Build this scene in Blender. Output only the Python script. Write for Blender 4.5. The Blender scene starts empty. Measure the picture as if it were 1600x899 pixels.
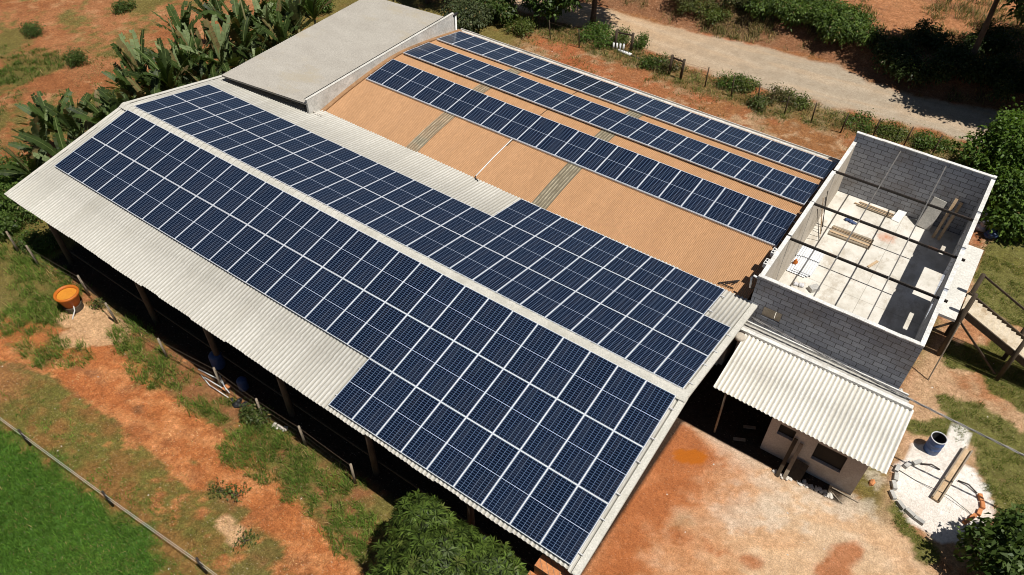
import bpy, math, random
import numpy as np
from mathutils import Vector, Matrix, Euler
R_ = random.Random(7); NR = np.random.default_rng(11)
S = bpy.context.scene; COL = S.collection
GZ = -6.0                                        # ground level (the ridge of the big shed is z = 0)

# ------------------------------------------------------------------ camera
CAMP = np.array([30.2902, -16.6837, 21.1677]); FPX = 1185.44
def _rot(y, p, r):
    cy, sy, cp, sp = math.cos(y), math.sin(y), math.cos(p), math.sin(p)
    f = np.array([cy*cp, sy*cp, -sp]); ri = np.array([sy, -cy, 0.]); u = np.cross(ri, f)
    c, s = math.cos(r), math.sin(r)
    return c*ri+s*u, -s*ri+c*u, f
CR, CU, CF = _rot(2.1843, .7883, .0055)
cd = bpy.data.cameras.new('camera'); cam = bpy.data.objects.new('camera', cd); COL.objects.link(cam)
m = Matrix.Identity(4)
for i in range(3):
    m[i][0], m[i][1], m[i][2], m[i][3] = CR[i], CU[i], -CF[i], CAMP[i]
cam.matrix_world = m
cd.sensor_width = 36; cd.lens = FPX*36/1600; cd.clip_start = .1; cd.clip_end = 3000
S.camera = cam
def on(px, py, ax, val):                         # survey helper: photo pixel -> point on the plane axis = val
    d = CF+CR*(px-800)/FPX-CU*(py-449.5)/FPX
    return Vector(CAMP+d*(val-CAMP[ax])/d[ax])
def at(px, py, z=GZ): return on(px, py, 2, z)

# ------------------------------------------------------------------ light
S.view_settings.view_transform = 'Standard'; S.view_settings.look = 'None'
S.cycles.filter_width = 1.0; S.view_settings.exposure = .12; S.view_settings.gamma = 1
SUN = Vector((.44, -.018, 1)).normalized()
el = math.asin(SUN.z); az = math.atan2(SUN.x, SUN.y)
w = bpy.data.worlds.new('World'); S.world = w; w.use_nodes = True
nt = w.node_tree; sky = nt.nodes.new('ShaderNodeTexSky'); sky.sky_type = 'NISHITA'; sky.sun_disc = False
sky.sun_elevation = el; sky.sun_rotation = az; sky.altitude = 700
nt.nodes['Background'].inputs['Strength'].default_value = .038
nt.links.new(sky.outputs[0], nt.nodes['Background'].inputs['Color'])
sl = bpy.data.lights.new('sun', 'SUN'); sl.energy = 5.0; sl.angle = math.radians(.5); sl.color = (1, .955, .88)
so = bpy.data.objects.new('sun', sl); COL.objects.link(so); so.rotation_euler = SUN.to_track_quat('Z', 'Y').to_euler()

# ------------------------------------------------------------------ tags
def tag(o, label=None, cat=None, group=None, kind=None):
    if label: o['label'] = label
    if cat: o['category'] = cat
    if group: o['group'] = group
    if kind: o['kind'] = kind
    return o
def empty(name, loc=(0, 0, 0), label=None, cat=None, group=None):
    o = bpy.data.objects.new(name, None); COL.objects.link(o); o.location = loc; o.empty_display_size = .3
    return tag(o, label, cat, group)
def dup(o, parent=None):
    c = o.copy(); COL.objects.link(c)
    if parent: c.parent = parent
    for ch in o.children: dup(ch, c)
    return c

# ------------------------------------------------------------------ materials
def lin(r, g, b):
    return tuple((c/255/12.92 if c/255 <= .04045 else ((c/255+.055)/1.055)**2.4) for c in (r, g, b))
class NT:
    def __init__(s, name):
        s.m = bpy.data.materials.new(name); s.m.use_nodes = True; s.t = s.m.node_tree
        s.b = s.t.nodes['Principled BSDF']; s._o = None
    def n(s, typ, **k):
        nd = s.t.nodes.new('ShaderNode'+typ)
        for a, v in k.items(): setattr(nd, a, v)
        return nd
    def l(s, a, b): s.t.links.new(a, b)
    def obj(s):
        if not s._o: s._o = s.n('TexCoord')
        return s._o.outputs['Object']
    def mapped(s, sc=(1, 1, 1), src=None):
        mp = s.n('Mapping'); mp.inputs['Scale'].default_value = sc; s.l(src or s.obj(), mp.inputs[0]); return mp.outputs[0]
    def noise(s, scale, detail=3, vec=None, rough=.6):
        t = s.n('TexNoise'); t.inputs['Scale'].default_value = scale; t.inputs['Detail'].default_value = detail
        t.inputs['Roughness'].default_value = rough; s.l(vec or s.obj(), t.inputs['Vector']); return t.outputs['Fac']
    def ramp(s, fac, stops):
        r = s.n('ValToRGB'); e = r.color_ramp.elements
        while len(e) < len(stops): e.new(.5)
        for q, (p, c) in zip(e, stops): q.position = p; q.color = (*c, 1) if len(c) == 3 else c
        s.l(fac, r.inputs[0]); return r.outputs[0]
    def val(s, fac, a, b, lo, hi):
        r = s.n('MapRange'); s.l(fac, r.inputs[0])
        for i, v in zip((1, 2, 3, 4), (a, b, lo, hi)): r.inputs[i].default_value = v
        return r.outputs[0]
    def math(s, op, a, b=None):
        q = s.n('Math', operation=op)
        for i, v in ((0, a), (1, b)):
            if v is None: continue
            if isinstance(v, (int, float)): q.inputs[i].default_value = v
            else: s.l(v, q.inputs[i])
        return q.outputs[0]
    def mix(s, fac, a, b, mode='MIX'):
        q = s.n('Mix', data_type='RGBA', blend_type=mode)
        for sock, v in ((q.inputs[0], fac), (q.inputs[6], a), (q.inputs[7], b)):
            if isinstance(v, (int, float)): sock.default_value = v
            elif isinstance(v, tuple): sock.default_value = (*v, 1) if len(v) == 3 else v
            else: s.l(v, sock)
        return q.outputs[2]
    def bump(s, h, strength=.3, dist=.02):
        b = s.n('Bump'); b.inputs['Strength'].default_value = strength; b.inputs['Distance'].default_value = dist
        s.l(h, b.inputs['Height']); s.l(b.outputs[0], s.b.inputs['Normal'])
    def fin(s, col, rough=.8, spec=.3, metal=0):
        if isinstance(col, tuple): s.b.inputs['Base Color'].default_value = (*col, 1)
        else: s.l(col, s.b.inputs['Base Color'])
        if isinstance(rough, (int, float)): s.b.inputs['Roughness'].default_value = rough
        else: s.l(rough, s.b.inputs['Roughness'])
        s.b.inputs['Specular IOR Level'].default_value = spec; s.b.inputs['Metallic'].default_value = metal
        return s.m
def worn(name, c1, c2, scale=3, rough=.8, c3=None, fine=25, bump=.2, stretch=(1, 1, 1), spec=.3, metal=0, valley=None):
    q = NT(name); v = q.mapped(stretch)
    col = q.ramp(q.noise(scale, 5, v), [(.3, c1), (.7, c2)])
    f = q.noise(fine, 3, v)
    col = q.mix(1, col, q.ramp(f, [(.25, (.72,)*3), (.75, (1.15,)*3)]), 'MULTIPLY')
    if c3: col = q.mix(q.val(q.noise(scale*.45, 6, v, .7), .55, .72, 0, 1), col, c3)
    if valley:                                       # troughs painted darker: settled dirt plus shade to sharpen the corrugation stripes
        off, pitch, dark = valley; sx_ = q.n('SeparateXYZ'); q.l(q.obj(), sx_.inputs[0])
        cs = q.math('COSINE', q.math('MULTIPLY', q.math('ADD', sx_.outputs['X'], off), 2*math.pi/pitch))
        wn = q.n('TexWhiteNoise', noise_dimensions='1D'); q.l(q.math('FLOOR', q.math('DIVIDE', q.math('ADD', sx_.outputs['X'], off), pitch*(6 if pitch > .1 else 14))), wn.inputs['W'])
        col = q.mix(1, col, q.ramp(wn.outputs['Value'], [(0, (.92, .915, .905) if pitch > .1 else (.965, .96, .95)), (1, (1.05, 1.05, 1.05) if pitch > .1 else (1.025,)*3)]), 'MULTIPLY')
        col = q.mix(q.math('MULTIPLY', q.val(cs, .25, -.75, 0, 1), q.val(q.noise(1.5, 4), .2, .7, .82, 1)), col, dark)
    if bump: q.bump(f, bump, .01)
    return q.fin(col, rough, spec, metal)
M = {}
M['frame'] = worn('aluminium_frame', (.58, .60, .64), (.66, .68, .71), 2, .4, bump=0, spec=.5)
M['rail'] = worn('rail_metal', (.5, .5, .5), (.6, .6, .6), 2, .4, bump=0)
M['grey_roof'] = worn('fibre_cement', (.50, .485, .44), (.58, .565, .52), 0.9, .85, (.485, .465, .41), 14, .15, (3, .35, 1), valley=(10+6.05, .177, (.36, .34, .29)))
M['ridge'] = worn('ridge_cement', (.50, .48, .42), (.60, .58, .52), 2, .85, (.42, .40, .34), 20, .2)
M['old_roof'] = worn('old_cement_roof', (.37, .34, .295), (.43, .40, .35), .7, .9, (.37, .32, .235), 16, .2, (.8, 1.4, 1))
M['white_roof'] = worn('white_fibre_cement', (.68, .66, .61), (.80, .785, .735), .9, .85, (.65, .625, .565), 14, .2, (2, .5, 1), valley=(30-26.2, .177, (.48, .45, .38)))
M['orange_roof'] = worn('orange_roof_paint', (.415, .232, .114), (.50, .285, .145), .8, .7, (.40, .235, .13), 9, .15, (2.2, .35, 1), valley=(13-.95, .0765, (.345, .185, .088)))
M['skylight'] = worn('dirty_translucent_sheet', (.17, .14, .09), (.40, .35, .25), 2.5, .6, (.09, .075, .05), 18, .3, (3, .8, 1), valley=(13-6.95, .153, (.12, .10, .065)))
M['concrete'] = worn('concrete', (.36, .345, .31), (.5, .48, .44), 1.6, .9, (.28, .26, .225), 14, .3)
M['white_cap'] = worn('white_mortar_cap', (.56, .55, .52), (.78, .77, .74), 3, .9, (.42, .39, .34), 14, .3)
M['parapet'] = worn('stained_parapet', (.50, .485, .44), (.66, .635, .585), 1.3, .9, (.34, .32, .28), 9, .3)
M['plaster'] = worn('rough_plaster', (.42, .37, .30), (.56, .50, .42), 1.1, .9, (.30, .25, .19), 12, .3)
M['house_wall'] = worn('grey_render', (.36, .335, .31), (.46, .43, .40), 1.2, .9, (.28, .25, .22), 14, .3)
M['wood_dark'] = worn('dark_timber', (.05, .037, .024), (.09, .066, .043), 4, .85, None, 30, .4, (1, 1, .3))
M['wood_grey'] = worn('weathered_timber', (.22, .18, .13), (.34, .28, .21), 4, .9, (.14, .11, .08), 30, .4)
M['wood_pale'] = worn('pale_timber', (.42, .29, .17), (.58, .43, .28), 3, .85, (.3, .19, .1), 25, .3)
M['tread'] = worn('bleached_treads', (.46, .38, .27), (.62, .54, .42), 3, .9, (.3, .21, .12), 20, .3)
M['steel'] = worn('dark_steel', (.025, .021, .018), (.05, .04, .034), 5, .55, (.10, .05, .03), 30, .1)
M['purlin'] = worn('grey_steel', (.10, .095, .09), (.16, .15, .14), 5, .5, None, 30, .1)
M['pvc'] = worn('white_plastic', (.7, .7, .68), (.8, .8, .78), 3, .45, bump=0)
M['wire'] = worn('pale_wire', (.5, .5, .48), (.65, .65, .62), 3, .5, bump=0)
M['cable'] = worn('aged_cable', (.14, .14, .15), (.4, .38, .36), 1.2, .6, (.05, .05, .05), 20, 0)
M['black'] = worn('black_rubber', (.015, .015, .016), (.03, .03, .03), 4, .6, bump=0)
M['tank'] = worn('orange_plastic', (.40, .105, .012), (.50, .14, .016), 2, .5, (.33, .09, .02), 20, .05)
M['tank_lid'] = worn('orange_lid', (.54, .205, .022), (.60, .25, .03), 2, .5, (.45, .17, .03), 20, .05)
M['blue'] = worn('blue_plastic', (.03, .055, .14), (.055, .09, .2), 3, .45, (.1, .12, .2), 20, .1)
M['white_sack'] = worn('sack_cloth', (.5, .5, .52), (.68, .68, .69), 3, .8, (.2, .24, .38), 15, .3)
M['clay'] = worn('clay_brick', (.46, .17, .06), (.6, .26, .11), 4, .9, (.36, .15, .07), 25, .3)
M['block'] = worn('cement_block', (.36, .35, .33), (.5, .49, .46), 4, .9, (.26, .25, .24), 25, .3)
M['bark'] = worn('bark', (.07, .05, .035), (.14, .105, .075), 6, .95, None, 30, .6, (1, 1, .3))
M['banana_stem'] = worn('banana_stem', (.10, .11, .035), (.2, .16, .07), 5, .7, (.14, .08, .04), 18, .2, (1, 1, .3))
M['rubble'] = worn('rubble', (.5, .46, .4), (.68, .64, .58), 5, .9, (.4, .3, .22), 25, .3)
M['white_sheet'] = worn('zinc_sheet', (.58, .6, .63), (.7, .71, .73), 2, .5, (.5, .5, .48), 14, .1)
M['dark_void'] = worn('dark_interior', (.02, .017, .014), (.035, .03, .025), 2, .95, bump=0)

def block_mat(name, axis):
    q = NT(name); sp = q.n('SeparateXYZ'); q.l(q.obj(), sp.inputs[0])
    cb = q.n('CombineXYZ'); q.l(sp.outputs[axis], cb.inputs[0]); q.l(sp.outputs['Z'], cb.inputs[1])
    b = q.n('TexBrick'); b.inputs['Scale'].default_value = 1; b.inputs['Brick Width'].default_value = .5
    b.inputs['Row Height'].default_value = .25; b.inputs['Mortar Size'].default_value = .015; b.inputs['Mortar Smooth'].default_value = .3
    b.inputs['Color1'].default_value = (.27, .285, .325, 1); b.inputs['Color2'].default_value = (.38, .40, .445, 1)
    b.inputs['Mortar'].default_value = (.105, .103, .105, 1); b.inputs['Bias'].default_value = .1
    wob = q.n('VectorMath', operation='ADD'); q.l(cb.outputs[0], wob.inputs[0])
    nz = q.n('TexNoise'); nz.inputs['Scale'].default_value = 3.; q.l(q.obj(), nz.inputs['Vector'])
    sc = q.n('VectorMath', operation='SCALE'); sc.inputs['Scale'].default_value = .05; q.l(nz.outputs['Color'], sc.inputs[0])
    q.l(sc.outputs[0], wob.inputs[1]); q.l(wob.outputs[0], b.inputs['Vector'])
    f = q.noise(30, 4); big = q.noise(.7, 4)
    col = q.mix(1, b.outputs['Color'], q.ramp(f, [(.25, (.65,)*3), (.75, (1.25,)*3)]), 'MULTIPLY')
    col = q.mix(q.val(big, .5, .7, 0, .45), col, (.20, .17, .14))
    h = q.math('ADD', q.math('MULTIPLY', b.outputs['Fac'], -1.), q.math('MULTIPLY', f, .3))
    q.bump(h, .7, .012)
    return q.fin(col, .92, .2)
M['block_x'] = block_mat('block_masonry_x', 'X'); M['block_y'] = block_mat('block_masonry_y', 'Y')
def brick_mat():
    q = NT('red_brick_masonry'); sp = q.n('SeparateXYZ'); q.l(q.obj(), sp.inputs[0])
    cb = q.n('CombineXYZ'); q.l(q.math('ADD', sp.outputs['X'], sp.outputs['Y']), cb.inputs[0]); q.l(sp.outputs['Z'], cb.inputs[1])
    b = q.n('TexBrick'); b.inputs['Scale'].default_value = 1; b.inputs['Brick Width'].default_value = .24
    b.inputs['Row Height'].default_value = .15; b.inputs['Mortar Size'].default_value = .012
    b.inputs['Color1'].default_value = (.42, .16, .06, 1); b.inputs['Color2'].default_value = (.55, .23, .09, 1); b.inputs['Mortar'].default_value = (.2, .14, .1, 1)
    q.l(cb.outputs[0], b.inputs['Vector']); q.bump(b.outputs['Fac'], -.5, .01)
    return q.fin(q.mix(1, b.outputs['Color'], q.ramp(q.noise(12, 4), [(.3, (.7,)*3), (.7, (1.15,)*3)]), 'MULTIPLY'), .9)
M['red_brick'] = brick_mat()

PW, PLN = 1.148, 2.272                            # one module
def cell_mat():
    q = NT('solar_cells'); sp = q.n('SeparateXYZ'); q.l(q.obj(), sp.inputs[0])
    gx, gy = (PW-.08)/6, (PLN-.08)/24
    def line(sock, pitch, half):
        fr = q.math('FRACT', q.math('ADD', q.math('DIVIDE', sock, pitch), 100.))
        d = q.math('MULTIPLY', q.math('MINIMUM', fr, q.math('SUBTRACT', 1., fr)), pitch)
        return q.val(d, half*.6, half*1.4, 1, 0)
    lx = line(sp.outputs['X'], gx, .0075); ly = line(sp.outputs['Y'], gy, .0095)
    oi = q.n('ObjectInfo'); rnd = oi.outputs['Random']
    base = q.mix(rnd, (.0022, .0052, .0140), (.0046, .0090, .0215))
    base = q.mix(q.val(q.noise(1.3, 2), .4, .7, 0, .5), base, (.0036, .0070, .0175))
    col = q.mix(ly, base, (.042, .060, .100)); col = q.mix(lx, col, (.105, .142, .220))
    mid = q.val(q.math('ABSOLUTE', sp.outputs['Y']), .007, .012, 1, 0)
    col = q.mix(mid, col, (.40, .45, .56))
    dust = q.val(q.noise(1.1, 5, q.mapped((3, .5, 1))), .5, .8, 0, .035); col = q.mix(dust, col, (.4, .33, .26))
    q.b.inputs['Specular Tint'].default_value = (.34, .56, 1, 1)
    return q.fin(col, .2, .62)
M['cells'] = cell_mat()

def leaf_mat(name, trans=.3, rough=.5, spec=.25):
    q = NT(name); a = q.n('Attribute', attribute_name='tint'); a.attribute_type = 'GEOMETRY'
    q.fin(a.outputs['Color'], rough, spec)
    tr = q.n('BsdfTranslucent'); q.l(q.mix(1, a.outputs['Color'], (1.25, 1.35, .55), 'MULTIPLY'), tr.inputs['Color'])
    ms = q.n('MixShader'); ms.inputs[0].default_value = trans
    q.l(q.b.outputs[0], ms.inputs[1]); q.l(tr.outputs[0], ms.inputs[2]); q.l(ms.outputs[0], q.t.nodes['Material Output'].inputs['Surface'])
    return q.m
M['leaf'] = leaf_mat('foliage'); M['gloss_leaf'] = leaf_mat('glossy_foliage', .25, .5, .2); M['grass'] = leaf_mat('grass_blades', .3, .7, .1)

# ------------------------------------------------------------------ mesh builder
class MB:
    def __init__(s): s.v = []; s.f = []
    def quad(s, a, b, c, d):
        i = len(s.v); s.v += [tuple(a), tuple(b), tuple(c), tuple(d)]; s.f.append((i, i+1, i+2, i+3)); return s
    def box(s, x0, x1, y0, y1, z0, z1, rot=None, piv=None):
        P = [Vector((x, y, z)) for z in (z0, z1) for x, y in ((x0, y0), (x1, y0), (x1, y1), (x0, y1))]
        if rot is not None:
            piv = Vector(piv) if piv else Vector(((x0+x1)/2, (y0+y1)/2, z0)); P = [rot @ (p-piv)+piv for p in P]
        i = len(s.v); s.v += [tuple(p) for p in P]
        s.f += [tuple(i+k for k in q) for q in ((0, 3, 2, 1), (4, 5, 6, 7), (0, 1, 5, 4), (1, 2, 6, 5), (2, 3, 7, 6), (3, 0, 4, 7))]
        return s
    def bar(s, a, b, w, h, up=(0, 0, 1)):           # rectangular bar from a to b
        a, b = Vector(a), Vector(b); d = (b-a).normalized(); u = Vector(up)
        if abs(d.dot(u)) > .98: u = Vector((1, 0, 0))
        r = d.cross(u).normalized(); u = r.cross(d)
        P = [p+r*sx*w/2+u*sz*h/2 for p in (a, b) for sx, sz in ((-1, -1), (1, -1), (1, 1), (-1, 1))]
        i = len(s.v); s.v += [tuple(p) for p in P]
        s.f += [tuple(i+k for k in q) for q in ((0, 3, 2, 1), (4, 5, 6, 7), (0, 1, 5, 4), (1, 2, 6, 5), (2, 3, 7, 6), (3, 0, 4, 7))]
        return s
    def tube(s, pts, rad, n=8, cap=True):
        pts = [Vector(p) for p in pts]; rad = rad if isinstance(rad, (list, tuple)) else [rad]*len(pts)
        i0 = len(s.v)
        for k, p in enumerate(pts):
            d = (pts[min(k+1, len(pts)-1)]-pts[max(k-1, 0)]).normalized()
            u = Vector((0, 0, 1)) if abs(d.z) < .9 else Vector((1, 0, 0))
            r = d.cross(u).normalized(); u = r.cross(d)
            for j in range(n):
                a = 2*math.pi*j/n; s.v.append(tuple(p+(r*math.cos(a)+u*math.sin(a))*rad[k]))
        for k in range(len(pts)-1):
            for j in range(n):
                a, b = i0+k*n+j, i0+k*n+(j+1) % n; s.f.append((a, a+n, b+n, b))
        if cap: s.f.append(tuple(i0+j for j in range(n))); s.f.append(tuple(i0+(len(pts)-1)*n+j for j in reversed(range(n))))
        return s
    def lathe(s, c, prof, n=28, cap=(False, False)):  # prof: (radius, z)
        i0 = len(s.v)
        for r, z in prof:
            for j in range(n):
                a = 2*math.pi*j/n; s.v.append((c[0]+r*math.cos(a), c[1]+r*math.sin(a), c[2]+z))
        for k in range(len(prof)-1):
            for j in range(n):
                a, b = i0+k*n+j, i0+k*n+(j+1) % n; s.f.append((a, b, b+n, a+n))
        if cap[0]: s.f.append(tuple(i0+j for j in reversed(range(n))))
        if cap[1]: s.f.append(tuple(i0+(len(prof)-1)*n+j for j in range(n)))
        return s
    def rock(s, c, r, rnd):
        import bmesh
        b = bmesh.new(); bmesh.ops.create_icosphere(b, subdivisions=1, radius=1)
        i = len(s.v); k = [rnd.uniform(.6, 1.1)*r for _ in range(3)]; k[2] *= .7
        for v in b.verts:
            q = rnd.uniform(.75, 1.15); s.v.append((c[0]+v.co.x*k[0]*q, c[1]+v.co.y*k[1]*q, c[2]+v.co.z*k[2]*q+k[2]*.5))
        s.f += [tuple(i+v.index for v in f.verts) for f in b.faces]; b.free(); return s
    def build(s, name, mat, parent=None, smooth=False, bevel=0):
        me = bpy.data.meshes.new(name); off = parent.location if parent else Vector((0, 0, 0))
        if parent and parent.parent: off = off+parent.parent.location
        me.from_pydata([tuple(Vector(v)-off) for v in s.v], [], s.f); me.update()
        if smooth: me.polygons.foreach_set('use_smooth', [True]*len(me.polygons))
        o = bpy.data.objects.new(name, me); COL.objects.link(o)
        if mat: me.materials.append(mat)
        if parent: o.parent = parent
        if bevel:
            b = o.modifiers.new('bevel', 'BEVEL'); b.width = bevel; b.segments = 2; b.limit_method = 'ANGLE'
        return o
def npmesh(name, V, F, mat, tint=None, parent=None, smooth=False):     # V (n,3), F (m,4) quads
    V = np.asarray(V, np.float32); F = np.asarray(F, np.int32); k = F.shape[1]
    if parent is not None:
        off = np.array(parent.location, np.float32)
        V = V-off
    me = bpy.data.meshes.new(name); me.vertices.add(len(V)); me.vertices.foreach_set('co', V.ravel())
    me.loops.add(F.size); me.loops.foreach_set('vertex_index', F.ravel())
    me.polygons.add(len(F)); me.polygons.foreach_set('loop_start', np.arange(len(F), dtype=np.int32)*k)
    me.update(calc_edges=True)
    if smooth: me.polygons.foreach_set('use_smooth', np.ones(len(F), bool))
    if tint is not None:
        a = me.attributes.new('tint', 'FLOAT_COLOR', 'POINT'); tint = np.asarray(tint, np.float32); c = np.ones((len(V), 4), np.float32); c[:, :tint.shape[1]] = tint; a.data.foreach_set('color', c.ravel())
    if mat: me.materials.append(mat)
    o = bpy.data.objects.new(name, me); COL.objects.link(o)
    if parent is not None: o.parent = parent
    return o
def norm(a): return a/np.maximum(np.linalg.norm(a, axis=-1, keepdims=True), 1e-9)
def corrugated(name, mat, parent, u0, u1, prof, pitch, amp, axis=0, samples=8, shape='wave', jit=0):
    """corrugated sheet: the waves follow one another along axis; prof lists (other axis, z) points across"""
    nu = int((u1-u0)/pitch*samples)+1; U = np.linspace(u0, u1, nu); ph = ((U-u0)/pitch) % 1
    if shape == 'wave': H = amp*np.cos(2*np.pi*ph)
    else: H = np.clip(np.abs(ph-.5)*4-1, -.75, .75)/.75*amp
    P = np.array(prof); nv = len(P)
    V = np.zeros((nu, nv, 3)); V[:, :, axis] = U[:, None]; V[:, :, 1-axis] = P[None, :, 0]; V[:, :, 2] = P[None, :, 1]+H[:, None]
    if jit:
        V[:, :, 2] += NR.normal(0, jit, (1, nv))+jit*1.5*np.sin(U*.9+1)[:, None]*np.linspace(0, 1, nv)[None]
    if jit:
        sh = np.floor((U-u0)/(pitch*(6 if pitch > .1 else 14))).astype(int); k = sh.max()+1
        V[:, :, 2] += NR.uniform(-.006, .006, k)[sh][:, None]; V[:, 0, 1-axis] += NR.uniform(-.03, .03, k)[sh]; V[:, -1, 1-axis] += NR.uniform(-.03, .03, k)[sh]
    idx = np.arange(nu*nv).reshape(nu, nv)
    F = np.stack([idx[:-1, :-1], idx[1:, :-1], idx[1:, 1:], idx[:-1, 1:]], -1).reshape(-1, 4)
    if axis == 1: F = F[:, ::-1]
    o = npmesh(name, V.reshape(-1, 3), F, mat, None, parent, True)
    return o

# ------------------------------------------------------------------ value noise for the ground plan
def vn(x, y, s, seed):
    x = np.asarray(x)/s; y = np.asarray(y)/s; xi = np.floor(x).astype(np.int64); yi = np.floor(y).astype(np.int64); fx = x-xi; fy = y-yi
    def h(a, b):
        n = (a*374761393+b*668265263+seed*974634777) & 0xffffffff
        n = ((n ^ (n >> 13))*1274126177) & 0xffffffff
        return ((n ^ (n >> 16)) & 0xffff)/65535.
    fx = fx*fx*(3-2*fx); fy = fy*fy*(3-2*fy)
    return (h(xi, yi)*(1-fx)+h(xi+1, yi)*fx)*(1-fy)+(h(xi, yi+1)*(1-fx)+h(xi+1, yi+1)*fx)*fy
def fbm(x, y, s, seed): return .5*vn(x, y, s, seed)+.28*vn(x, y, s/2.1, seed+1)+.15*vn(x, y, s/4.3, seed+2)+.07*vn(x, y, s/9, seed+3)
def sst(a, b, t): t = np.clip((t-a)/(b-a), 0, 1); return t*t*(3-2*t)
def G2(pts): return [tuple(at(*p)[:2]) for p in pts]
def dline(X, Y, P):
    d = np.full(X.shape, 1e9)
    for (x0, y0), (x1, y1) in zip(P[:-1], P[1:]):
        L = (x1-x0)**2+(y1-y0)**2+1e-9; t = np.clip(((X-x0)*(x1-x0)+(Y-y0)*(y1-y0))/L, 0, 1)
        d = np.minimum(d, np.hypot(X-x0-t*(x1-x0), Y-y0-t*(y1-y0)))
    return d
def sdpoly(X, Y, P):                                 # >0 inside
    d = dline(X, Y, P+[P[0]]); ins = np.zeros(X.shape, bool)
    for (x0, y0), (x1, y1) in zip(P, P[1:]+[P[0]]):
        c = (y0 > Y) != (y1 > Y)
        with np.errstate(divide='ignore', invalid='ignore'): ins ^= c & (X < (x1-x0)*(Y-y0)/(y1-y0+1e-12)+x0)
    return np.where(ins, d, -d)
def stroke(X, Y, px, r, soft=.6, world=False): return 1-sst(r*(1-soft), r*(1+soft), dline(X, Y, px if world else G2(px)))
def blob(X, Y, px, soft=.6): return sst(-soft, soft, sdpoly(X, Y, G2(px)))
ROAD_UP = [(-40, 33), (-6, 35), (2.9, 35.3), (10, 35.7), (15.7, 36.7), (20.3, 37.2), (23.5, 36.2), (27, 36.2), (31, 37.5), (40, 38.5), (60, 41)]
ROAD_LO = [(-40, 29), (-6, 30.6), (4, 31.4), (8, 31.2), (15.8, 30.7), (20.1, 31.2), (24.3, 31.8), (29.3, 32.5), (38, 33.5), (60, 36)]
def road_y(X, P): return np.interp(X, [p[0] for p in P], [p[1] for p in P])
def height(X, Y):
    d = Y-road_y(X, ROAD_UP)
    h = sst(.2, 3.5, d)*(.9+.5*vn(X, Y, 5, 91))+sst(3, 40, d)*1.5
    h = h+(fbm(X, Y, 2.2, 5)-.5)*.10*sst(.5, 2, -np.minimum(0, np.minimum(Y+9, 0))+np.maximum(0, Y-20))
    return h
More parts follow.
